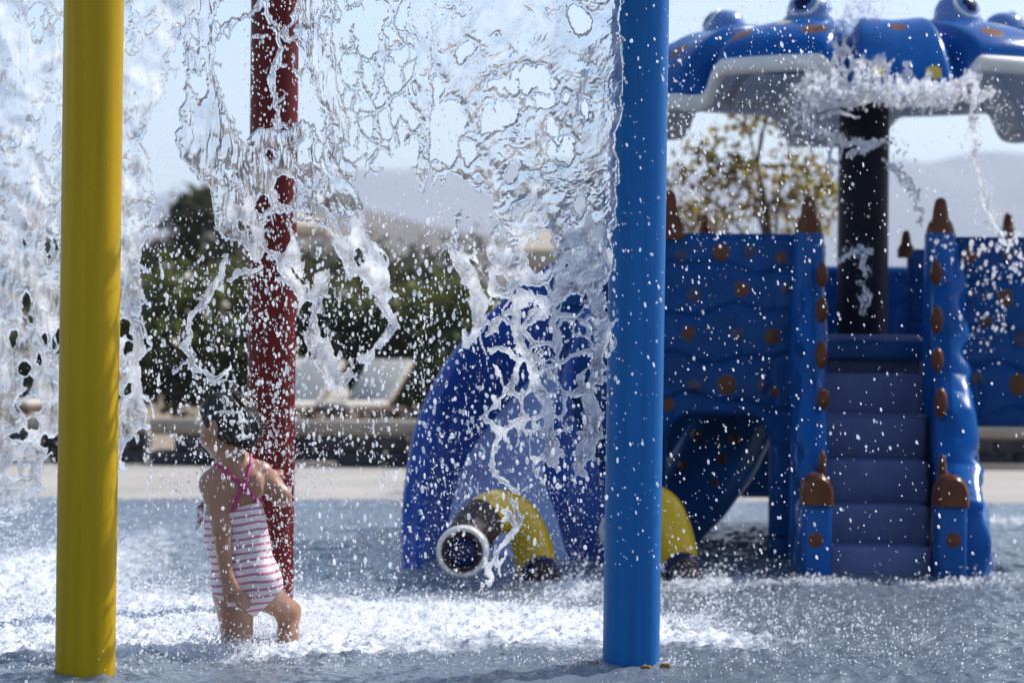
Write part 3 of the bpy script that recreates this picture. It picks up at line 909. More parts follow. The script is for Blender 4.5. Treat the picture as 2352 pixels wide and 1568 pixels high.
# ------------------------------------------------------------------ mushroom shower with frog eyes
def build_mushroom():
    d = 11.2
    cx = (1980 - 1176) * d / FPX
    root = empty("shower_dome", (cx, d, 0))
    tag(root, "blue spotted six lobed shower dome with eyes on a dark post", "water feature")
    NA, NS = 576, 110
    ph = np.arange(NA) * 2 * math.pi / NA
    A, Sg = np.meshgrid(ph, np.linspace(0, 1, NS))
    R0 = 1.10
    def surf(A, S, inner=0.0):
        c6 = np.cos(6 * A)                # 1 at the legs (front is -90 deg)
        Aq = A + math.pi / 2
        leg = np.cos(3 * Aq) ** 2         # 1 on legs at 0, 60 ...
        legw = smoothstep(.62, .80, leg)  # narrow ribs
        groove = np.exp(-((leg - .60) / .10) ** 2)
        drop = .165 * smoothstep(.32, .74, leg)
        ang = S * math.pi / 2
        r = R0 * np.sin(ang) ** .92
        z = 2.33 - .22 * (1 - np.cos(ang)) ** 1.15 - drop * smoothstep(.45, 1.0, S) ** 1.5
        bulge = (1 - leg) ** .7 * .055 * np.sin(np.clip(S * 1.1, 0, 1) * math.pi) + .05 * legw * smoothstep(.2, .6, S)
        z = z + bulge * (1 - .6 * S) - groove * .055 * smoothstep(.1, .4, S) * (1 - smoothstep(.55, .95, S))
        r = r + bulge * S * .8 - groove * .06 * smoothstep(.4, .8, S) * (1 - .7 * smoothstep(.8, 1, S)) + .06 * smoothstep(.55, 1, S) * legw
        return (r - inner) * 1.0, z - inner * .9
    def P(A, S, inner=0.0):
        r, z = surf(A, S, inner)
        r = np.maximum(r, 0)
        return np.stack([cx + r * np.cos(A), d + r * np.sin(A), z], -1)
    spots = [(-111, .66, .055, 1), (-131, .68, .055, 1), (-122, .54, .035, 3), (-66, .68, .055, 1), (-56, .54, .04, 3), (-45, .72, .055, 1), (-150, .7, .05, 1), (-30, .7, .05, 1), (-90, .62, .035, 1), (-95.5, .88, .035, 3), (-84.5, .88, .035, 3)]
    def grid(V0, flip, name, mats, fm=None):
        I = np.arange(NS * NA).reshape(NS, NA)
        J = np.roll(I, -1, 1)
        F = np.stack([I[:-1], J[:-1], J[1:], I[1:]], -1).reshape(-1, 4)
        if flip: F = F[:, ::-1]
        return np_mesh(name, V0.reshape(-1, 3), F, mats, root, mi=fm)
    V0 = P(A, Sg)
    fm = np.zeros((NS, NA), int)
    for (az, s, r, k) in spots:
        c = P(np.array([R(az)]), np.array([s]))[0]
        fm[np.linalg.norm(V0 - c, axis=-1) < r] = k
    leg = np.cos(3 * (A + math.pi / 2)) ** 2
    grid(V0, False, "canopy", [M['fbblue2'], M['spot_o'], M['fbnavy'], M['spot_y']], fm[:-1].ravel())
    grid(P(A, Sg * .985, .035), True, "lining", M['cream'])
    # cream rolled rim
    e = P(ph, np.ones(NA)); e2 = P(ph, np.full(NA, .985), .035)
    q = MB(); V, F = [], []
    for i in range(NA):
        a, b = e[i], e2[i]
        m_ = (a + b) / 2; ax = (a - b); n1 = np.array([0, 0, -1.0]); hw = .035
        rad = np.array([math.cos(ph[i]), math.sin(ph[i]), 0])
        for k in range(10):
            t = 2 * math.pi * k / 10
            V.append(m_ + rad * (hw * math.cos(t)) + np.array([0, 0, hw * 1.1 * math.sin(t)]))
    for i in range(NA):
        j = (i + 1) % NA
        for k in range(10):
            F.append((i * 10 + k, i * 10 + (k + 1) % 10, j * 10 + (k + 1) % 10, j * 10 + k))
    q.add(V, F); q.build("rim", M['cream'], root, sharp=None)
    # ribs of the lining
    for k in range(6):
        a = R(30 + 60 * k) - math.pi / 2
        q = MB(); q.tube([P(np.array([a]), np.array([s]), .05)[0] for s in np.linspace(.12, .96, 10)], .014, 8); q.build("rib", M['cream'], root)
    # eyes
    for k in range(6):
        a = R(30 + 60 * k) - math.pi / 2
        c = P(np.array([a]), np.array([.37]))[0]
        rad = Vector((math.cos(a), math.sin(a), 0))
        q = MB(); q.lathe([(.125, -.11), (.122, -.02), (.114, .0), (.104, .005), (.100, .045), (.082, .08), (.05, .102), (0, .11)], c, 32); ey = q.build("eye", M['eyeblue'], root)
        ax = (rad * .84 + Vector((0, 0, .54))).normalized()
        pc = Vector(c) + Vector((0, 0, .012)) + ax * .072
        q = MB(); q.lathe([(.068, -.02), (.074, .0), (.072, .01), (.062, .014), (.057, .004)], pc, 28, axis=ax); q.build("eye_ring", M['cream'], root).parent = ey
        q = MB(); q.lathe([(.059, -.01), (.053, .015), (.032, .03), (0, .036)], pc, 28, axis=ax); q.build("pupil", M['fbnavy'], root).parent = ey
    for o in list(root.children):
        if o.name.startswith("eye"):
            for c_ in list(o.children):
                c_.location = (0, 0, 0)
    q = MB(); q.tube([(cx, d, -.2), (cx, d, 2.25)], .117, 36); q.build("post", M['postdark'], root)
build_mushroom()

# ------------------------------------------------------------------ slides
def sweep_slide(name, lip, center, w, hw, label, bed_mat, wall_mat, spot_list=(), inner_drop=.13):
    root = empty(name, tuple(lip[-1]))
    tag(root, label, "water slide")
    # resample the lip smoothly
    L = np.array(lip, float); n = 90
    t = np.linspace(0, len(L) - 1, n)
    def cr_(i, u):
        p = [L[max(0, min(len(L) - 1, i + k))] for k in (-1, 0, 1, 2)]
        return .5 * ((2 * p[1]) + (-p[0] + p[2]) * u + (2 * p[0] - 5 * p[1] + 4 * p[2] - p[3]) * u * u + (-p[0] + 3 * p[1] - 3 * p[2] + p[3]) * u ** 3)
    P = np.array([cr_(min(int(a), len(L) - 2), a - min(int(a), len(L) - 2)) for a in t])
    c = np.array(center)
    ins = c - P[:, :2]; ins /= np.linalg.norm(ins, axis=1)[:, None]
    def strip(prof, nm, m, parent=root, closed=False, fm=None):
        k = len(prof); V = []
        for i in range(n):
            for (a, b) in prof:
                q = P[i, :2] + ins[i] * a * w
                V.append((q[0], q[1], max(P[i, 2] + b * hw, -.2 + .02 * b)))
        F = []
        for i in range(n - 1):
            for j in range(k if closed else k - 1):
                j2 = (j + 1) % k
                F.append((i * k + j, i * k + j2, (i + 1) * k + j2, (i + 1) * k + j))
        return np.array(V), np.array(F), nm, m
    def arc(p, m=5):
        return p
    wall = [(-.075, -.10), (-.08, -.04), (-.06, .015), (-.015, .03), (.03, .0), (.045, -.06), (.06, -.25), (.08, -.5), (.10, -.74), (.13, -.86)]
    outer_back = [(.5, -1.15), (.2, -1.12), (.02, -.95), (-.04, -.6), (-.07, -.3), (-.075, -.10)]
    inner_wall = [(.79, -.87), (.85, -.72), (.90, -.5), (.94, -.42), (.98, -.38), (1.03, -.40), (1.05, -.48), (1.02, -.7), (.95, -.95), (.8, -1.12), (.5, -1.15)]
    V, F, nm, m = strip(wall + [], "outer_wall", wall_mat)
    V2, F2, _, _ = strip(outer_back, "", None)
    V3, F3, _, _ = strip(inner_wall, "", None)
    mb = MB(); mb.add(V, F); mb.add(V2, F2)
    sp = 0
    for (i, a, b, r, k) in spot_list:
        pass
    mb.build("outer_wall", [wall_mat, M['spot_o']], root, sharp=60)
    mb = MB(); mb.add(V3, F3); mb.build("inner_wall", wall_mat, root, sharp=60)
    bed = [(.13, -.86), (.22, -.93), (.36, -.97), (.5, -.985), (.64, -.97), (.73, -.93), (.79, -.87)]
    V, F, _, _ = strip(bed, "", None)
    mb = MB(); mb.add(V, F); mb.build("slide_bed", bed_mat, root, sharp=None)
    return root
lip = [at(1500, 520, 10.9), at(1395, 562, 10.95), at(1250, 622, 11.0), at(1140, 715, 10.95), at(1042, 830, 10.75), at(988, 950, 10.4), at(966, 1080, 10.1), at(956, 1200, 9.85), at(956, 1290, 9.6), at(960, 1370, 9.4)]
sweep_slide("water_slide", lip, (.34, 10.0), .80, .50, "curved royal blue slide with a pale bed behind the yellow spouts", M['lavender'], M['slideblue'])

def small_slide():
    root = empty("spotted_slide", (.8, 10.9, 0))
    tag(root, "spotted blue slide underside visible through the tower archway", "water slide")
    pts = [at(1790, 830, 11.3), at(1700, 960, 11.1), at(1645, 1050, 11.0), at(1590, 1130, 10.9), at(1530, 1200, 10.8)]
    m = MB(); m.tube(pts, [.17, .18, .19, .18, .16], 28)
    m.build("chute", M['fbblue2'], root)
    for (px, py, r) in [(1602, 1000, 13), (1690, 1010, 14), (1640, 1110, 14), (1570, 1070, 11), (1660, 1055, 12)]:
        p = at(px, py, 10.72); q = MB(); q.ell((p[0], p[1] + .06, p[2]), (r * 10.8 / FPX, .04, r * 10.8 / FPX), 14); q.build("spot", M['spot_o'], root)
small_slide()

# ------------------------------------------------------------------ yellow spouts
def spout(label, off=(0, 0, 0), back=False):
    root = empty("water_spout", (at(1238, 1330, 9.2)[0] + off[0], 9.2 + off[1], 0))
    tag(root, label, "water spout", "yellow arched water spouts before the slide")
    ctl = [at(1240, 1360, 9.22), at(1234, 1310, 9.22), at(1218, 1240, 9.22), at(1188, 1188, 9.2), at(1146, 1172, 9.15), at(1108, 1192, 9.08), at(1082, 1228, 8.98), at(1066, 1258, 8.90), at(1062, 1268, 8.84)]
    C = np.array(ctl)
    if back:
        C[:, 1] = 2 * 9.22 - C[:, 1]; C[:, 0] = C[0, 0] + (C[:, 0] - C[0, 0]) * .72
    C = C + np.array(off)
    def cat(u):
        i = min(int(u), len(C) - 2); f = u - i
        p = [C[max(0, min(len(C) - 1, i + k))] for k in (-1, 0, 1, 2)]
        return .5 * ((2 * p[1]) + (-p[0] + p[2]) * f + (2 * p[0] - 5 * p[1] + 4 * p[2] - p[3]) * f * f + (-p[0] + 3 * p[1] - 3 * p[2] + p[3]) * f ** 3)
    rad = lambda u: np.interp(u, [0, 1, 2.5, 4, 5.5, 7, 8], [.078, .078, .076, .082, .088, .088, .084])
    def seg(u0, u1, nm, m, dr=0):
        us = np.linspace(u0, u1, 24); q = MB(); q.tube([cat(u) for u in us], [rad(u) + dr for u in us], 36); q.build(nm, m, root)
    seg(.2, 5.0, "pipe", M['spy'])
    seg(4.98, 7.6, "brown_band", M['spb'], -.001)
    nc = Vector(cat(7.6)); ax = Vector((-.12, 1 if back else -1, -.02)).normalized()
    q = MB(); q.lathe([(.086, -.08), (.095, -.03), (.097, .008), (.090, .024), (.080, .024), (.074, .010)], nc, 40, axis=ax); q.build("nozzle_ring", M['cream'], root)
    q = MB(); q.lathe([(.076, .018), (.068, .016), (.060, .010), (.052, -.01)], nc, 40, axis=ax); q.build("inner_ring", M['spb'], root)
    q = MB(); q.lathe([(.058, .000), (.05, .010), (.03, .016), (0, .018)], nc, 32, axis=ax); q.build("nozzle_plug", M['fbnavy'], root)
    fc = Vector(at(1243, 1322, 9.16)) + Vector(off); fa = Vector((.15, -1, -.1)).normalized()
    q = MB(); q.lathe([(.074, -.06), (.078, .0), (.076, .03), (.06, .044)], fc, 36, axis=fa); q.build("foot_ring", M['fbnavy'], root)
    q = MB(); q.lathe([(.064, .03), (.060, .058), (.04, .07), (0, .076)], fc, 36, axis=fa); q.build("foot_cap", M['spb'], root)
    return root
sp = spout("yellow arched water spout with a round cream ringed nozzle facing the viewer")
spout("yellow arched water spout half hidden behind the blue pole", (.545, .12, .01), True)

# ------------------------------------------------------------------ the child
def build_person():
    D = 7.15
    def g(px, py, dy=0): return at(px, py, D) + np.array([0, dy, 0])
    root = empty("person", (g(545, 1490)[0], D, 0))
    tag(root, "young child in a pink striped swimsuit wading away beside the red pole", "person")
    h = .004
    lo = np.array([g(430, 0)[0], D - .26, -.14]); hi = np.array([g(720, 0)[0], D + .32, g(500, 870)[2]])
    nn = np.ceil((hi - lo) / h).astype(int) + 1
    G = np.stack(np.meshgrid(*[lo[i] + h * np.arange(nn[i]) for i in range(3)], indexing='ij'), -1).astype(np.float32)
    sq = 1.28
    # torso (flattened front to back)
    tor = s_cone(G, g(535, 1125), g(541, 1222), .079, .080, sq)
    tor = smin(tor, s_cone(G, g(541, 1222), g(562, 1318), .080, .094, sq), .04)
    tor = smin(tor, s_cone(G, g(492, 1112), g(596, 1088), .040, .040, 1.0), .045)
    tor = smin(tor, s_cone(G, g(545, 1100), g(532, 1050), .045, .034), .05)     # neck root
    tor = smin(tor, s_ell(G, g(538, 1348, -.035), (.056, .058, .058)), .03)
    tor = smin(tor, s_ell(G, g(604, 1338, -.035), (.056, .058, .058)), .03)
    # shoulder blades + spine groove
    tor = smin(tor, s_ell(G, g(512, 1135, -.055), (.03, .018, .036)), .03)
    tor = smin(tor, s_ell(G, g(585, 1118, -.055), (.03, .018, .036)), .03)
    legs = s_cone(G, g(538, 1372, .0), g(545, 1475, .01), .060, .044)
    legs = smin(legs, s_cone(G, g(545, 1475, .01), g(547, 1530, -.005), .044, .042), .02)
    legs = smin(legs, s_cone(G, g(547, 1530, -.005), g(548, 1600, .02), .042, .026), .02)
    legs = smin(legs, s_cone(G, g(548, 1596, .02), g(540, 1604, .12), .025, .018), .02)
    leg2 = s_cone(G, g(606, 1362, .0), g(656, 1414, .10), .050, .031)
    leg2 = smin(leg2, s_cone(G, g(656, 1414, .10), g(656, 1462, .07), .031, .029), .03)
    leg2 = smin(leg2, s_cone(G, g(656, 1462, .07), g(650, 1545, .03), .029, .021), .02)
    leg2 = smin(leg2, s_cone(G, g(650, 1545, .03), g(657, 1585, .10), .023, .018), .02)
    lower = smin(smin(tor, legs, .03), leg2, .03)
    # head
    hc = g(524, 962, .0)
    fd = np.array([-.80, .57, -.20]); fd /= np.linalg.norm(fd)
    upv = np.array([-.10, .06, 1.0]); upv -= fd * (upv @ fd); upv /= np.linalg.norm(upv)
    rt = np.cross(fd, upv)
    HM = np.stack([fd, rt, upv], 1)
    hp = lambda f, r, u: hc + fd * f + rt * r + upv * u
    head = s_ell(G, hc, (.086, .070, .078), HM)
    head = smin(head, s_ell(G, hp(.032, 0, -.052), (.048, .050, .050), HM), .035)
    head = smin(head, s_ell(G, hp(.062, 0, -.086), (.018, .02, .016), HM), .03)
    head = smin(head, s_ell(G, hp(.088, 0, -.030), (.012, .011, .014), HM), .012)    # nose
    for s in (-1, 1):
        head = smin(head, s_ell(G, hp(.058, s * .032, -.048), (.026, .022, .024), HM), .02)  # cheeks
        head = np.maximum(head, -s_ell(G, hp(.086, s * .028, -.006), (.012, .015, .011), HM))   # eye sockets
        ear = s_ell(G, hp(-.006, s * .070, -.022), (.017, .008, .026), HM)
        ear = np.maximum(ear, -s_ell(G, hp(-.002, s * .078, -.020), (.009, .006, .015), HM))
        head = smin(head, ear, .008)
    head = np.maximum(head, -s_ell(G, hp(.083, 0, -.062), (.008, .018, .0035), HM))   # mouth line
    neck = s_cone(G, g(530, 1010, -.005), g(545, 1085, -.005), .035, .038)
    body = smin(smin(lower, neck, .03), head, .02)
    # left arm hangs behind the body, towards the viewer
    a1 = smin(s_cone(G, g(488, 1108, -.015), g(518, 1212, -.088), .035, .0275), s_cone(G, g(518, 1212, -.088), g(530, 1318, -.102), .0265, .0185), .012)
    pal = smin(s_ell(G, g(541, 1346, -.106), (.022, .013, .030)), s_cone(G, g(532, 1322, -.102), g(543, 1348, -.106), .017, .016), .014)
    for k, (x0, y0, x1, y1, x2, y2, dz) in enumerate([(549, 1362, 560, 1378, 573, 1389, -.122), (553, 1358, 566, 1373, 580, 1384, -.112), (556, 1352, 570, 1366, 583, 1377, -.102), (556, 1346, 569, 1358, 580, 1367, -.094)]):
        f = smin(s_cone(G, g(x0 - 6, y0 - 8, -.106), g(x1, y1, dz - .006), .0085, .0072), s_cone(G, g(x1, y1, dz - .006), g(x2, y2, dz + .006), .0072, .0058), .003)
        pal = smin(pal, f, .005)
    th = smin(s_cone(G, g(530, 1338, -.116), g(527, 1360, -.130), .010, .008), s_cone(G, g(527, 1360, -.130), g(532, 1376, -.134), .008, .006), .003)
    pal = smin(pal, th, .006)
    a1 = smin(a1, pal, .012)
    body = smin(body, a1, .012)
    # right arm bent, forearm held forward
    a2 = s_cone(G, g(598, 1092, .005), g(645, 1140, .015), .034, .029)
    a2 = smin(a2, s_cone(G, g(645, 1140, .015), g(622, 1112, .14), .029, .019), .012)
    fist = s_ell(G, g(612, 1104, .17), (.022, .030, .024))
    for k in range(4):
        fist = smin(fist, smin(s_cone(G, g(603 + k * 9, 1100, .185), g(603 + k * 9, 1094 - k % 2 * 3, .215), .0085, .0075), s_cone(G, g(603 + k * 9, 1094, .215), g(603 + k * 9, 1114, .218), .0072, .0062), .003), .004)
    fist = smin(fist, s_cone(G, g(596, 1108, .17), g(594, 1104, .208), .009, .007), .006)
    a2 = smin(a2, fist, .012)
    body = smin(body, a2, .014)
    V, F = nets(body, lo, h)
    np_mesh("body", V, F, M['skin'], root)
    # swimsuit: hugs the torso, 4 mm proud
    X, Y, Z = G[..., 0], G[..., 1], G[..., 2]
    pA, pB = g(462, 1172), g(613, 1148)
    slope = (pB[2] - pA[2]) / (pB[0] - pA[0])
    nl = pA[2] + slope * (X - pA[0]) + .06 * smoothstep(.0, .06, Y - D) - .012 * np.exp(-((X - g(545, 0)[0]) / .03) ** 2)
    cx = g(588, 1408)
    cut = cx[2] + np.maximum(.58 * (cx[0] - X), 1.05 * (X - cx[0])) - .008
    suit = np.maximum(np.maximum(lower - .0045, (Z - nl)), (cut - Z) * .8)
    wr = .0018 * perlin(X * 22 + Z * 12, Z * 34, 91)
    suit = suit - wr
    V, F = nets(suit, lo, h)
    su = np_mesh("swimsuit", V, F, M['suit'], root)
    # straps laid on the skin
    def on_back(px, py, lift=.003):
        ys = np.linspace(-.2, .1, 121)
        b = None
        for dy in ys:
            p = g(px, py, dy); i = np.round((p - lo) / h).astype(int)
            if (i >= 0).all() and (i < nn).all() and np.minimum(lower, neck)[tuple(i)] < 0:
                return g(px, py, dy - lift)
        return g(px, py, 0)
    low2 = np.minimum(lower, neck)
    def on_back(px, py, lift=.003):
        for dy in np.linspace(-.2, .1, 241):
            p = g(px, py, dy); i = np.round((p - lo) / h).astype(int)
            if (i >= 0).all() and (i < nn).all() and low2[tuple(i)] < 0:
                return g(px, py, dy - lift)
        return g(px, py, 0)
    for pts in ([(497, 1066), (510, 1071), (530, 1084), (548, 1098), (560, 1108)], [(576, 1044), (577, 1060), (576, 1080), (572, 1096), (568, 1108)],
                [(563, 1114), (556, 1130), (548, 1148), (540, 1170)], [(570, 1114), (580, 1128), (592, 1142), (602, 1154)]):
        q = MB(); q.tube([on_back(*p) for p in pts], .0058, 10); q.build("strap", M['pink'], su)
        su.children[-1].location = (0, 0, 0)
    q = MB(); q.ell(on_back(566, 1111, .004), (.017, .007, .010), 14); o = q.build("strap_ring", M['pink'], su); o.location = (0, 0, 0)
    for c in su.children: c.location = (0, 0, 0)
    # frill at the far hip side of the armhole
    q = MB(); V, F = [], []
    for i in range(9):
        t = i / 8
        a = g(470 - 4 * t, 1150 + 45 * t, -.02 + .02 * t); 
        V += [a, a + np.array([-.012 - .008 * math.sin(t * 14), -.006, -.012]), a + np.array([-.016 - .006 * math.sin(t * 14), .006, -.026])]
    for i in range(8):
        for k in range(2): F.append((i * 3 + k, i * 3 + k + 1, i * 3 + k + 4, i * 3 + k + 3))
    q.add(V, F); o = q.build("frill", M['suit'], su, sharp=None); o.location = (0, 0, 0)
    md = o.modifiers.new("thick", 'SOLIDIFY'); md.thickness = .003
    # hair: wet cap with strands, cropped at nape, clear of the face
    cov = s_ell(G, hc, (.093, .077, .086), HM)
    cov = smin(cov, s_ell(G, hp(-.055, .0, -.045), (.040, .058, .040), HM), .03)
    q = G - hc
    qf, qr, qu = q @ fd, q @ rt, q @ upv
    th_ = np.arctan2(qr, -qf)
    strand = .0060 * perlin(th_ * 9 + qu * 25, qu * 12, 93) + .0035 * perlin(th_ * 26, qu * 20, 95)
    face = np.maximum(qf - (.030 + .35 * np.clip(qu, -.05, .09)), 0) 
    region = np.maximum(qf - (.034 + .55 * np.clip(qu, -.06, .10)), -(qu + .088 - .3 * np.clip(qf, -.1, 0) * 0))
    earhole = -(s_ell(G, hp(.002, .0, -.024), (.024, .12, .032), HM))
    hair = np.maximum(np.maximum(cov + strand, region), earhole)
    bun = s_ell(G, g(577, 1022, -.035), (.018, .018, .020)) + .004 * perlin(G[..., 0] * 120, G[..., 2] * 120, 97)
    hair = smin(hair, bun, .012)
    V, F = nets(hair, lo, h)
    np_mesh("hair", V, F, M['hair'], root)
    for s in (-1, 1):
        q = MB(); q.ell(hp(.073, s * .028, -.006), (.0105, .0105, .0105), 14); ey = q.build("eye", M['eyew'], root)
        q = MB(); q.ell(hp(.081, s * .028, -.006), (.0045, .0045, .0045), 10); o = q.build("iris", M['hair'], ey); o.location = (0, 0, 0)
build_person()

# ------------------------------------------------------------------ falling water
def curtain(name, label, x0, x1, y0, y1, build_F, depth, m, seed, calm=None):
    st = 1.5
    X, Y = np.meshgrid(np.arange(x0, x1, st), np.arange(y0, y1, st))
    Xw = X + 12 * perlin(X / 60, Y / 80, seed) + 5 * perlin(X / 19, Y / 27, seed + 1) + 2.2 * perlin(X / 8, Y / 10, seed + 2)
    Yw = Y + 14 * perlin(X / 60, Y / 80, seed + 3) + 6 * perlin(X / 19, Y / 27, seed + 4) + 2.5 * perlin(X / 8, Y / 10, seed + 5)
    F = build_F(Xw, Yw, X, Y)
    # torn fringe: fine ligaments around every edge, small holes inside
    F = np.maximum(F, np.minimum(F + 8 + 26 * perlin(X / 90, Y / 90, seed + 7), net(Xw, Yw, 44, 1.9 + 1.4 * perlin(X / 30, Y / 30, seed + 8), seed + 11, 1.7)))
    f1, f2 = cells(Xw / 40, Yw / 66, seed + 13)
    hs = smoothstep(.10, .42, fbm(X / 110, Y / 150, seed + 15, 2))
    if calm is not None: hs = hs * np.minimum(1, calm(X, Y) ** 2)
    F = np.minimum(F, (f1 - .30 * hs) * 44 + 30 * (hs < .02))
    F = F + 1.0 * perlin(X / 8, Y / 14, seed + 16)
    k = 1 / (FPX / 6.8)         # one photo pixel in metres
    e = np.clip(F / 6.0, 0, 1)
    rd = np.sqrt(np.clip(1 - (1 - e) ** 2, 0, 1))
    rim = np.exp(-(F / 11.0) ** 2)
    amp = .55 + .9 * smoothstep(-.25, .35, fbm(X / 120, Y / 160, seed + 9, 2))
    if calm is not None: amp = amp * calm(X, Y)
    fx = X + .25 * Y * np.sin(X / 260.0)
    iso = smoothstep(880, 1080, X)          # left streams streak along their fall, the broad sheet crumples
    def rip(s):
        big = iso * 46
        wx = X + 10 * perlin(X / 50, Y / 70, s + 20) + .22 * Y * iso + big * perlin(X / 130, Y / 130, s + 22)
        wy = Y + 10 * perlin(X / 40, Y / 40, s + 21) + big * perlin(X / 110, Y / 120, s + 23) + .35 * iso * (X - 1200)
        st_ = 2.6 * perlin(wx / 13, wy / 95, s) + 2.4 * (.45 - np.abs(perlin(wx / 10, wy / 70, s + 1))) + 1.2 * perlin(wx / 22, wy / 38, s + 2)
        loc = smoothstep(-.30, .30, fbm(X / 100, Y / 120, seed + 40, 2))
        cr__ = (.25 + 1.1 * loc) * (2.8 * (.45 - np.abs(perlin(wx / 26, wy / 20, s + 5))) + 2.4 * (.45 - np.abs(perlin(wx / 16, wy / 17, s + 6)))) + 2.2 * perlin(wx / 40, wy / 40, s + 7)
        return st_ * (1 - iso) + cr__ * iso + 2.2 * perlin(wx / 48, wy / 80, s + 3)
    base = 1.0 + 3.2 * rim
    TF = rd * np.clip(base + amp * (1.2 + rip(seed + 30)), .35, None) * k
    TB = rd * np.clip(base + amp * (1.2 + rip(seed + 60)), .35, None) * k
    D = depth(X, Y) + .05 * fbm(X / 150, Y / 220, seed + 80, 3) + .012 * perlin(X / 35, Y / 50, seed + 84)
    dx, dy = X - 1176.0, Y - 784.0
    xx = dx * cr + dy * sr; yy = -dx * sr + dy * cr
    dref = 6.85                 # the sheet keeps true size; only its depth undulates
    pos = np.stack([xx * depth(X, Y) / FPX, D, CAM_H - yy * depth(X, Y) / FPX], -1)
    nrm = np.zeros(pos.shape); nrm[..., 1] = -1
    fm = None
    if isinstance(m, list):     # lower water gets the whiter mix, for entrained air and backlit highlights
        fm = ((Y - 500) / 170 + 1.5 * fbm(X / 60, Y / 110, seed + 90, 4) > 0).astype(int)
    o = sheet(name, F, TF, TB, pos, nrm, m, facemat=fm)
    tag(o, label, "falling water")
    return o

def net(X, Y, cell, wdt, s, stretch=1.3):
    f1, f2 = cells(X / cell, Y / (cell * stretch), s)
    return wdt - (f2 - f1) * cell * .5

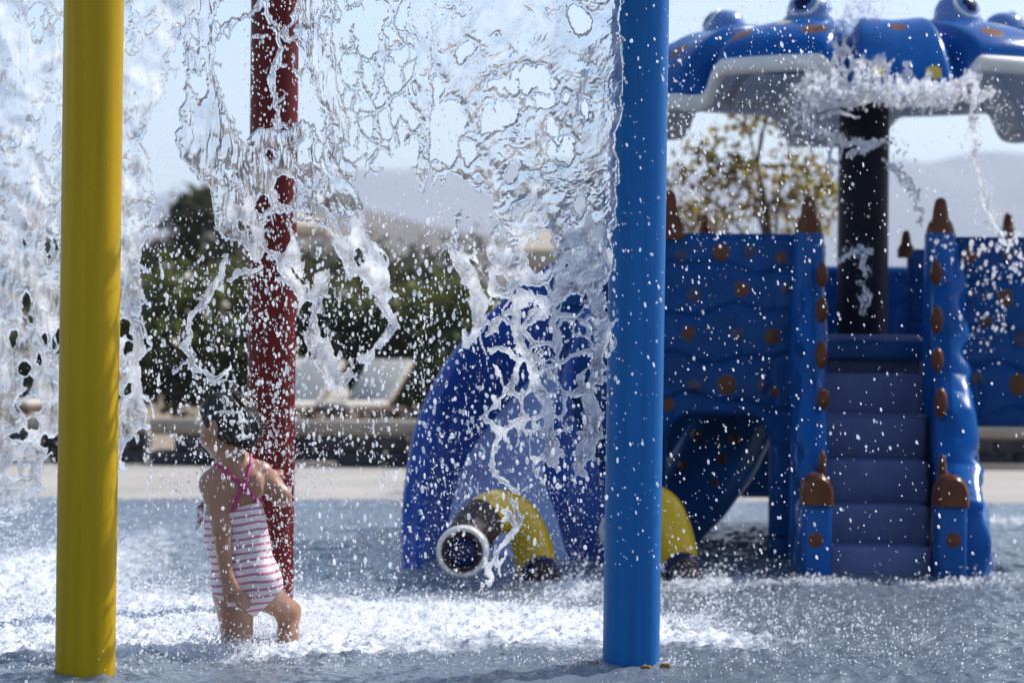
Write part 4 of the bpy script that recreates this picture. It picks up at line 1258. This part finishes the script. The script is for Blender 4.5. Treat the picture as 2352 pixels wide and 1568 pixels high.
def F_main(X, Y, X0, Y0):
    # left stream
    F = f_poly(X, Y, [(418, -160), (498, -160), (505, 0), (492, 120), (500, 215), (520, 270), (560, 330), (585, 400), (640, 470), (690, 560), (690, 625), (655, 600), (612, 585), (580, 600), (556, 560), (520, 540), (490, 480),
                          (470, 420), (440, 380), (400, 330), (425, 290), (412, 240), (428, 150), (420, 60)])
    F = np.maximum(F, f_line(X, Y, [(640, 600, 16), (668, 640, 12), (690, 680, 10), (712, 720, 8)]))
    # band across the red pole
    F = np.maximum(F, f_poly(X, Y, [(560, 310), (600, 290), (650, 300), (690, 275), (730, 300), (760, 380), (830, 470), (860, 560), (890, 650), (880, 690), (840, 640), (800, 640), (770, 560), (730, 500), (690, 520), (650, 480), (600, 440), (565, 390)]))
    F = np.maximum(F, f_poly(X, Y, [(690, -160), (760, -160), (770, 0), (760, 100), (790, 220), (800, 330), (770, 330), (740, 240), (700, 160), (680, 60)]) )
    # fine ligaments crossing the sky and the red pole
    for ln in ([(606, -20, 6), (622, 60, 7), (640, 120, 6), (622, 180, 10), (628, 240, 5), (640, 290, 6)], [(690, 20, 10), (660, 50, 9), (640, 80, 7), (600, 84, 5), (575, 86, 4)], [(640, 80, 6), (690, 110, 8), (720, 170, 8), (760, 230, 9)],
               [(500, 90, 5), (540, 55, 5), (580, 30, 5), (606, 0, 6)], [(520, 590, 6), (505, 640, 5), (475, 690, 6), (432, 730, 5), (424, 790, 7), (440, 850, 6), (490, 872, 6), (520, 850, 4)], [(600, 610, 7), (560, 625, 5), (530, 640, 5)],
               [(880, 690, 12), (900, 740, 9), (870, 800, 10), (840, 830, 12), (800, 850, 6)], [(712, 720, 12), (720, 780, 22), (745, 830, 26), (770, 880, 12), (800, 850, 8)], [(740, 640, 14), (720, 700, 16), (712, 720, 14)],
               [(1050, 500, 6), (1040, 555, 12), (1068, 615, 22), (1098, 680, 18), (1092, 740, 10), (1070, 790, 8)], [(850, 560, 12), (868, 620, 18), (890, 680, 14)], [(770, 330, 14), (790, 400, 22)],
               [(820, 180, 5), (860, 250, 6), (870, 330, 6), (845, 390, 6)], [(870, 90, 8), (880, 160, 10), (850, 230, 6)], [(900, -20, 8), (890, 60, 8), (872, 110, 8)], [(1330, 1040, 6), (1340, 1000, 8), (1336, 1085, 12)],
               [(1120, 960, 6), (1140, 1010, 6), (1130, 1040, 5), (1150, 1100, 5), (1190, 1130, 6)], [(1170, 1150, 6), (1190, 1200, 8), (1160, 1240, 6), (1130, 1290, 5), (1122, 1340, 3)], [(1150, 1180, 5), (1185, 1210, 7)]):
        F = np.maximum(F, f_line(X, Y, ln))
    # thin network over the sky between red pole and the column
    R1 = f_poly(X, Y, [(760, -160), (960, -160), (960, 200), (930, 330), (860, 400), (800, 330), (780, 150)])
    F = np.maximum(F, np.minimum(R1, net(X, Y, 74, 3.6, 5, 1.5)))
    # central column
    F = np.maximum(F, f_line(X, Y, [(962, -160, 26), (968, 60, 26), (975, 150, 24), (958, 210, 30), (985, 280, 24), (985, 350, 20), (970, 400, 14), (962, 440, 4)]))
    # the broad right sheet
    F = np.maximum(F, f_poly(X, Y, [(975, -160), (1424, -160), (1426, 60), (1430, 150), (1422, 270), (1412, 380), (1406, 480), (1396, 600), (1386, 680), (1376, 740), (1352, 690), (1310, 660), (1260, 650), (1200, 660), (1160, 690), (1120, 670),
                                    (1128, 640), (1112, 570), (1140, 520), (1130, 460), (1090, 420), (1040, 400), (1000, 410), (1000, 330), (1010, 200), (990, 80)]))
    # net of ligaments below it
    R2 = f_poly(X, Y, [(1110, 660), (1390, 650), (1378, 800), (1390, 930), (1365, 1060), (1345, 1050), (1340, 930), (1290, 950), (1270, 1060), (1255, 1050), (1245, 980), (1190, 1000), (1140, 1020), (1125, 960), (1170, 900), (1130, 820)])
    F = np.maximum(F, np.minimum(R2 + 4, net(X + 30 * perlin(X0 / 75, Y0 / 75, 8) + .35 * Y0, Y + 30 * perlin(X0 / 75, Y0 / 75, 9) - .25 * X0, 78, 5.5 + 4 * perlin(X0 / 40, Y0 / 40, 6), 19, 1.0)))
    F = np.maximum(F, f_line(X, Y, [(1375, 690, 16), (1378, 780, 12), (1370, 860, 12), (1362, 940, 14), (1358, 1010, 12), (1352, 1055, 8)]))
    F = np.maximum(F, f_line(X, Y, [(1180, 700, 12), (1196, 790, 11), (1232, 880, 13), (1262, 960, 12), (1266, 1010, 10), (1262, 1060, 7)]))
    # open windows
    for q in ((1022, 305, 42, 78, 0), (1140, 268, 52, 30, -35), (1160, 203, 38, 16, -5), (1227, 178, 36, 32, 0), (1238, 228, 40, 28, 0), (1290, 342, 32, 34, 0), (1328, 46, 22, 36, -20), (1245, 580, 46, 40, -25), (1080, 350, 22, 24, 0), (1150, 650, 14, 16, 0),
              (660, 440, 30, 34, 10), (636, 535, 34, 46, 0), (600, 470, 12, 20, 0), (690, 350, 14, 26, 10), (790, 520, 12, 34, -10), (700, 450, 10, 30, 0), (460, 180, 9, 40, 0), (540, 420, 10, 26, -30), (745, 60, 9, 40, 0), (560, 520, 10, 18, -30), (850, 500, 9, 26, -15), (730, 420, 12, 22, 0), (620, 360, 16, 12, 20), (450, 80, 10, 30, 0), (1200, 480, 22, 14, -40), (1330, 470, 12, 26, 10), (1070, 120, 26, 18, -30), (1180, 390, 14, 24, 30), (820, 600, 14, 26, 0), (1350, 250, 10, 24, 0)):
        F = np.minimum(F, -f_ell(X, Y, *q))
    return F + 1.6 * perlin(X0 / 7, Y0 / 9, 77)

def main_depth(X, Y): return 6.98 - .36 * smoothstep(380, 1430, X) + .10 * np.sin((X - 380) / 330.0)
def calm_main(X, Y):
    c = 1 - .75 * np.exp(-((X - 1180) / 90) ** 2 - ((Y - 50) / 90) ** 2) - .55 * np.exp(-((X - 968) / 30) ** 2) * (Y < 400)
    return c
curtain("water_curtain", "broad clear sheet of falling water torn into holes between the red and blue poles", 360, 1450, -120, 1360, F_main, main_depth, [M['curtain'], M['air_glint']], 101, calm_main)

def F_left(X, Y, X0, Y0):
    F = f_poly(X, Y, [(-80, -160), (440, -160), (430, 40), (395, 150), (350, 250), (322, 320), (352, 400), (358, 470), (335, 560), (322, 650), (318, 740), (338, 800), (322, 870), (332, 950), (300, 1010), (272, 1070), (230, 1020), (170, 980), (110, 1000),
                      (92, 1080), (70, 1160), (40, 1190), (-80, 1200)])
    for q in ((92, 55, 22, 45, 0), (108, 290, 18, 62, 8), (118, 370, 12, 50, 0), (36, 1000, 12, 10, 0), (70, 930, 24, 30, 0), (130, 780, 14, 40, 0), (310, 100, 14, 22, 0), (350, 60, 12, 14, 0), (60, 700, 14, 26, 0), (25, 470, 12, 22, 0), (120, 560, 10, 40, 0)):
        F = np.minimum(F, -f_ell(X, Y, *q))
    n = fbm(X0 / 46, Y0 / 75, 55, 3)
    F = np.minimum(F, (.42 - n) * 60)
    return F + 2.0 * perlin(X0 / 7, Y0 / 9, 79)
curtain("water_curtain", "blurred white sheet of falling water on both sides of the yellow pole", -70, 460, -120, 1210, F_left, lambda X, Y: 7.45 - .15 * smoothstep(0, 420, X), M['curtain2'], 131)

# --- drops: slightly stretched along their fall
_ico = None
def ico(sub=1):
    bm = bmesh.new(); bmesh.ops.create_icosphere(bm, subdivisions=sub, radius=1)
    V = np.array([v.co for v in bm.verts]); F = np.array([[v.index for v in f.verts] for f in bm.faces]); bm.free()
    return V, F
ICO1, ICO2 = ico(1), ico(2)
def drops_mesh(name, P, r, st, tilt, m, label, cat, sub=1, kind="stuff"):
    IV, IF = ICO1 if sub == 1 else ICO2
    n = len(P)
    ax = np.stack([np.sin(tilt), rng.normal(0, .08, n), -np.cos(tilt)], 1); ax /= np.linalg.norm(ax, axis=1)[:, None]
    # lumpy: each drop gets its own squash
    sc = r[:, None, None] * np.ones((n, 1, 3)) * rng.uniform(.8, 1.2, (n, 1, 3))
    V = IV[None] * sc
    along = (V * ax[:, None]).sum(-1, keepdims=True)
    V = V + ax[:, None] * along * (st[:, None, None] - 1) + P[:, None]
    F = (IF[None] + (np.arange(n) * len(IV))[:, None, None]).reshape(-1, 3)
    o = np_mesh(name, V.reshape(-1, 3), F, m)
    tag(o, label, cat, kind=kind)
    return o

def at_many(px, py, d):
    dx, dy = px - 1176.0, py - 784.0
    x = dx * cr + dy * sr; y = -dx * sr + dy * cr
    return np.stack([x * d / FPX, d, CAM_H - y * d / FPX], 1)

def spray():
    Ps, rs, sts, tl = [], [], [], []
    def cloud(n, x0, x1, y0, y1, d0, d1, rmin, rmax, tilt=.1, power=3.0, dens=None):
        px = rng.uniform(x0, x1, n); py = rng.uniform(y0, y1, n); d = rng.uniform(d0, d1, n)
        if dens is not None:
            k = rng.uniform(0, 1, n) < dens(px, py); px, py, d = px[k], py[k], d[k]
        u = rng.uniform(0, 1, len(px)) ** power
        Ps.append(at_many(px, py, d)); rs.append(rmin + (rmax - rmin) * u)
        sts.append(1.2 + rng.uniform(0, 1, len(px)) ** 1.5 * np.where(u < .25, 3.4, 1.2)); tl.append(rng.normal(tilt, .08, len(px)))
    clump = lambda px, py: np.clip(.55 + .9 * fbm(px / 110, py / 110, 41, 3), .05, 1)
    # dense fall between the poles
    cloud(7000, 330, 1400, 480, 1330, 6.5, 8.2, .0008, .0050, .08, 3.4, clump)
    cloud(3000, 330, 1000, 560, 1120, 6.6, 8.0, .0010, .0055, .08, 2.9, clump)
    cloud(500, 440, 720, 880, 1480, 6.5, 7.0, .0008, .0030, .05, 2.8)
    cloud(1300, 560, 700, 0, 1330, 6.7, 7.8, .0010, .0036, .1, 2.5)
    cloud(1500, 700, 1400, 0, 520, 6.5, 7.4, .0008, .0028, .1, 3)
    cloud(700, 0, 430, 0, 900, 6.7, 7.7, .0008, .0030, .05, 3)
    # right side: slanting fine rain in front of the blue pole, tower and dome
    cloud(2800, 1395, 2352, 0, 1320, 6.0, 7.2, .0007, .0036, .30, 4.0, lambda x, y: np.clip(1.15 - (x - 1395) / 1150, .12, 1))
    cloud(420, 1525, 1920, 0, 560, 6.2, 7.2, .0008, .0036, .35, 3.5)
    cloud(5000, 960, 1400, 820, 1320, 8.2, 9.4, .0005, .0014, .1, 2.0, lambda x, y: np.exp(-((x - 1170) / 150) ** 2 - ((y - 1120) / 190) ** 2))
    cloud(2600, 0, 1400, 1100, 1400, 7.0, 9.0, .0006, .0020, .1, 2.0)
    cloud(900, 950, 1420, 500, 1150, 6.4, 6.9, .0012, .0055, .1, 2.2)
    # white clump over the head
    for (cx, cy_, sx, sy, n) in [(520, 915, 6, 16, 26), (512, 946, 24, 4, 26), (550, 966, 20, 3, 18), (568, 1000, 12, 4, 14), (556, 975, 3, 22, 14), (545, 1036, 18, 4, 16)]:
        P = at_many(rng.normal(cx, sx, n), rng.normal(cy_, sy, n), rng.uniform(7.0, 7.05, n))
        Ps.append(P); rs.append(rng.uniform(.002, .0052, n)); sts.append(rng.uniform(1, 1.8, n)); tl.append(rng.normal(0, .5, n))
    P = np.concatenate(Ps); r = np.concatenate(rs); s = np.concatenate(sts); t = np.concatenate(tl)
    k = np.ones(len(P), bool)
    drops_mesh("spray_drops", P[k], r[k], s[k], t[k], M['drop'], "spray of small clear drops falling between the poles and over the child", "water drops", 2)
spray()

# --- froth thrown up from the surface
def froth():
    Ps, rs = [], []
    def burst(n, cx, cy_, rx, rd, hgt, rmax):
        d0 = gd(cy_); x0 = (cx - 1176) * d0 / FPX
        x = rng.normal(x0, rx, n); d = rng.normal(d0, rd, n); z = rng.exponential(hgt, n) * (.4 + .8 * np.clip(fbm(x * 9, d * 9, 15, 2) + .4, 0, 1)) + .01
        Ps.append(np.stack([x, d, z], 1)); rs.append(.0012 + (rmax - .0012) * rng.uniform(0, 1, n) ** 2.6)
    burst(4200, 90, 1440, .26, .55, .12, .0050)
    burst(3200, 60, 1330, .22, .6, .20, .0042)
    burst(2600, 360, 1440, .28, .6, .05, .0036)
    burst(2600, 800, 1420, .45, .5, .05, .0030)
    burst(1500, 300, 1470, .20, .35, .045, .0055)
    burst(900, 545, 1500, .09, .06, .016, .0045)
    burst(700, 560, 1450, .10, .12, .03, .005)
    burst(1700, 660, 1465, .12, .14, .04, .0050)
    burst(1000, 672, 1474, .045, .05, .05, .0042)
    burst(500, 545, 1492, .05, .04, .03, .0038)
    burst(400, 1450, 1532, .11, .03, .012, .0036)
    burst(1600, 840, 1450, .22, .30, .035, .0055)
    burst(1500, 1080, 1440, .26, .30, .03, .0055)
    burst(900, 1280, 1430, .16, .35, .03, .005)
    burst(700, 1320, 1350, .10, .25, .045, .006)
    burst(900, 1580, 1400, .22, .45, .035, .0055)
    burst(700, 1640, 1345, .14, .3, .05, .006)
    burst(700, 1800, 1450, .3, .4, .014, .0045)
    burst(1500, 1950, 1420, .55, .55, .010, .0040)  # low drops on the right stand in for sun sparkle on the surface
    burst(900, 2000, 1500, .5, .3, .008, .0030)
    burst(700, 800, 1530, .6, .12, .008, .0030)
    burst(350, 1870, 1335, .10, .08, .012, .006)
    burst(420, 2190, 1340, .16, .08, .014, .006)
    burst(260, 2320, 1330, .12, .1, .02, .006)
    burst(700, 1100, 1310, .25, .3, .03, .006)
    burst(900, 400, 1380, .35, .6, .03, .005)
    burst(260, 196, 1556, .09, .03, .012, .005)
    burst(160, 1450, 1530, .10, .03, .010, .004)
    P = np.concatenate(Ps); r = np.concatenate(rs)
    n = len(P)
    drops_mesh("splash_froth", P, r, rng.uniform(.9, 1.6, n), rng.normal(0, .5, n), M['froth'], "white froth and drops thrown up where the water lands around poles and child, plus drops added as sparkle", "splash")
froth()

def dome_splash():
    Ps, rs = [], []
    def lig(pts, n, r, j, d=9.93):
        n = int(n * 2.6); C = np.array(pts, float); u = rng.uniform(0, len(C) - 1.001, n); i = u.astype(int); f = (u - i)[:, None]
        q = C[i] * (1 - f) + C[i + 1] * f + rng.normal(0, j, (n, 2))
        Ps.append(at_many(q[:, 0], q[:, 1], rng.normal(d, .07, len(q)))); rs.append(r * .16 + r * .95 * rng.uniform(0, 1, len(q)) ** 2.2)
    lig([(1840, 215), (1880, 190), (1930, 215), (1990, 190), (2060, 215), (2130, 205), (2190, 200)], 420, .010, 12)
    lig([(1810, 230), (1840, 280), (1900, 310)], 160, .006, 24)
    lig([(2190, 220), (2270, 230), (2330, 300)], 140, .005, 30)
    lig([(1880, 10), (1970, -20), (2060, 20)], 260, .006, 26, 10.6)
    lig([(1850, 240), (1990, 225), (2120, 235), (2180, 230)], 260, .008, 14)
    for (x, y) in [(1850, 180), (1868, 165), (1890, 172), (1915, 160), (1940, 175), (1965, 150), (1975, 140), (2010, 165), (2040, 160), (2060, 175), (2100, 178), (2130, 170)]:
        lig([(x, y), (x + 8, y + 22), (x + 4, y + 45)], 22, .008, 3)
    lig([(2190, 215), (2215, 180), (2235, 172), (2240, 200), (2238, 240), (2232, 290)], 110, .009, 6)
    lig([(2160, 240), (2240, 215), (2285, 205)], 60, .007, 6)
    lig([(1830, 240), (1870, 300), (1930, 320), (1990, 330)], 110, .007, 9)
    lig([(1960, 350), (2000, 335), (2040, 320)], 60, .007, 6)
    lig([(2050, 380), (2090, 430), (2120, 500)], 90, .008, 5)
    lig([(2050, 250), (2060, 330), (2075, 420)], 60, .006, 16)
    lig([(2235, 300), (2245, 370), (2260, 470), (2300, 540)], 120, .007, 14)
    lig([(1925, 590), (1960, 575), (2000, 580)], 60, .006, 10)
    lig([(1990, 590), (1985, 650), (1975, 720)], 40, .006, 10)
    lig([(1950, 30), (1990, 10), (2010, -40)], 260, .010, 18, 11.2)
    lig([(1960, 60), (1975, 110), (1985, 150)], 160, .006, 22, 10.5)
    lig([(2150, 560), (2230, 590), (2330, 540), (2345, 620), (2240, 660)], 90, .011, 18, 9.6)
    lig([(2240, 620), (2300, 700), (2260, 800), (2210, 700)], 50, .010, 22, 9.6)
    lig([(1560, 240), (1540, 300), (1600, 420), (1700, 500)], 200, .006, 45, 8.5)
    lig([(1800, 260), (1850, 350), (1900, 500)], 160, .006, 45, 9.5)
    def F_spill(X, Y, X0, Y0):
        F = f_poly(X, Y, [(1838, 208), (1870, 190), (1920, 196), (1990, 180), (2060, 196), (2130, 188), (2196, 196), (2186, 232), (2120, 240), (1990, 232), (1880, 248), (1846, 244)])
        F = np.minimum(F + 6, net(X, Y, 30, 5.5, 201, 1.0))
        for ln in ([(1852, 240, 4), (1848, 200, 5), (1856, 172, 6)], [(1880, 230, 4), (1884, 190, 5), (1874, 160, 7)], [(1910, 220, 4), (1918, 180, 5), (1912, 158, 6)], [(1950, 210, 4), (1962, 170, 5), (1976, 140, 7)], [(1985, 210, 4), (1990, 176, 4), (2006, 160, 6)],
                   [(2030, 210, 4), (2040, 176, 5), (2036, 158, 6)], [(2062, 210, 4), (2076, 180, 4), (2092, 170, 6)], [(2110, 210, 4), (2120, 180, 5), (2136, 166, 6)], [(2160, 215, 6), (2200, 200, 6), (2224, 178, 10), (2240, 174, 8), (2236, 205, 7), (2244, 240, 6), (2232, 290, 5), (2236, 330, 3)],
                   [(2236, 240, 5), (2262, 226, 4), (2286, 206, 5)], [(1846, 244, 7), (1862, 290, 6), (1900, 318, 6), (1960, 330, 5), (2010, 322, 4)], [(1910, 320, 5), (1905, 360, 4), (1912, 400, 3)], [(1956, 352, 4), (1990, 336, 5), (2040, 322, 4)],
                   [(2044, 372, 6), (2080, 412, 7), (2106, 452, 5), (2120, 505, 4)], [(2236, 330, 3), (2246, 400, 3), (2262, 470, 4), (2290, 520, 5), (2320, 560, 3)], [(1930, 596, 4), (1962, 574, 5), (2004, 580, 4)], [(1990, 590, 4), (1984, 650, 3), (1972, 720, 3)],
                   [(1884, 270, 4), (1925, 260, 3), (1965, 268, 3)]):
            F = np.maximum(F, f_line(X, Y, ln))
        R3 = f_poly(X, Y, [(1905, 30), (1960, 8), (2020, 20), (2040, 90), (2036, 170), (1990, 190), (1930, 190), (1908, 110)])
        F = np.maximum(F, np.minimum(R3, net(X, Y, 24, 3.2 + 2 * perlin(X0 / 30, Y0 / 30, 203), 205, 2.0)))
        return F + 1.5 * perlin(X0 / 7, Y0 / 9, 207)
    o = curtain("dome_spill", "white water spilling over the front lobe of the blue dome", 1800, 2352, -20, 760, F_spill, lambda X, Y: 9.90 + .42 * smoothstep(190, 40, Y), M['spill'], 211)
    P = np.concatenate(Ps); r = np.concatenate(rs); n = len(P)
    k = rng.uniform(0, 1, n) < .85; P, r = P[k], r[k] * .8; n = len(P)
    drops_mesh("dome_splash", P, r, rng.uniform(.9, 1.9, n), rng.normal(.1, .4, n), M['froth'], "white water spilling and splashing off the blue dome", "splash")
dome_splash()

# ------------------------------------------------------------------ haze
mh = bpy.data.materials.new("haze"); mh.use_nodes = True
nh = mh.node_tree.nodes
nh.remove(nh["Principled BSDF"])
pv = nh.new("ShaderNodeVolumePrincipled")
pv.inputs["Color"].default_value = (0.73, 0.84, 1.0, 1)
pv.inputs["Density"].default_value = 0.00035
mh.node_tree.links.new(pv.outputs[0], nh["Material Output"].inputs["Volume"])
mb = MB(); mb.box(-5000, 5000, -150, 4200, -60, 300)
tag(mb.build("haze", mh, sharp=None), "pale blue summer haze over the far hills", "haze", kind="stuff")
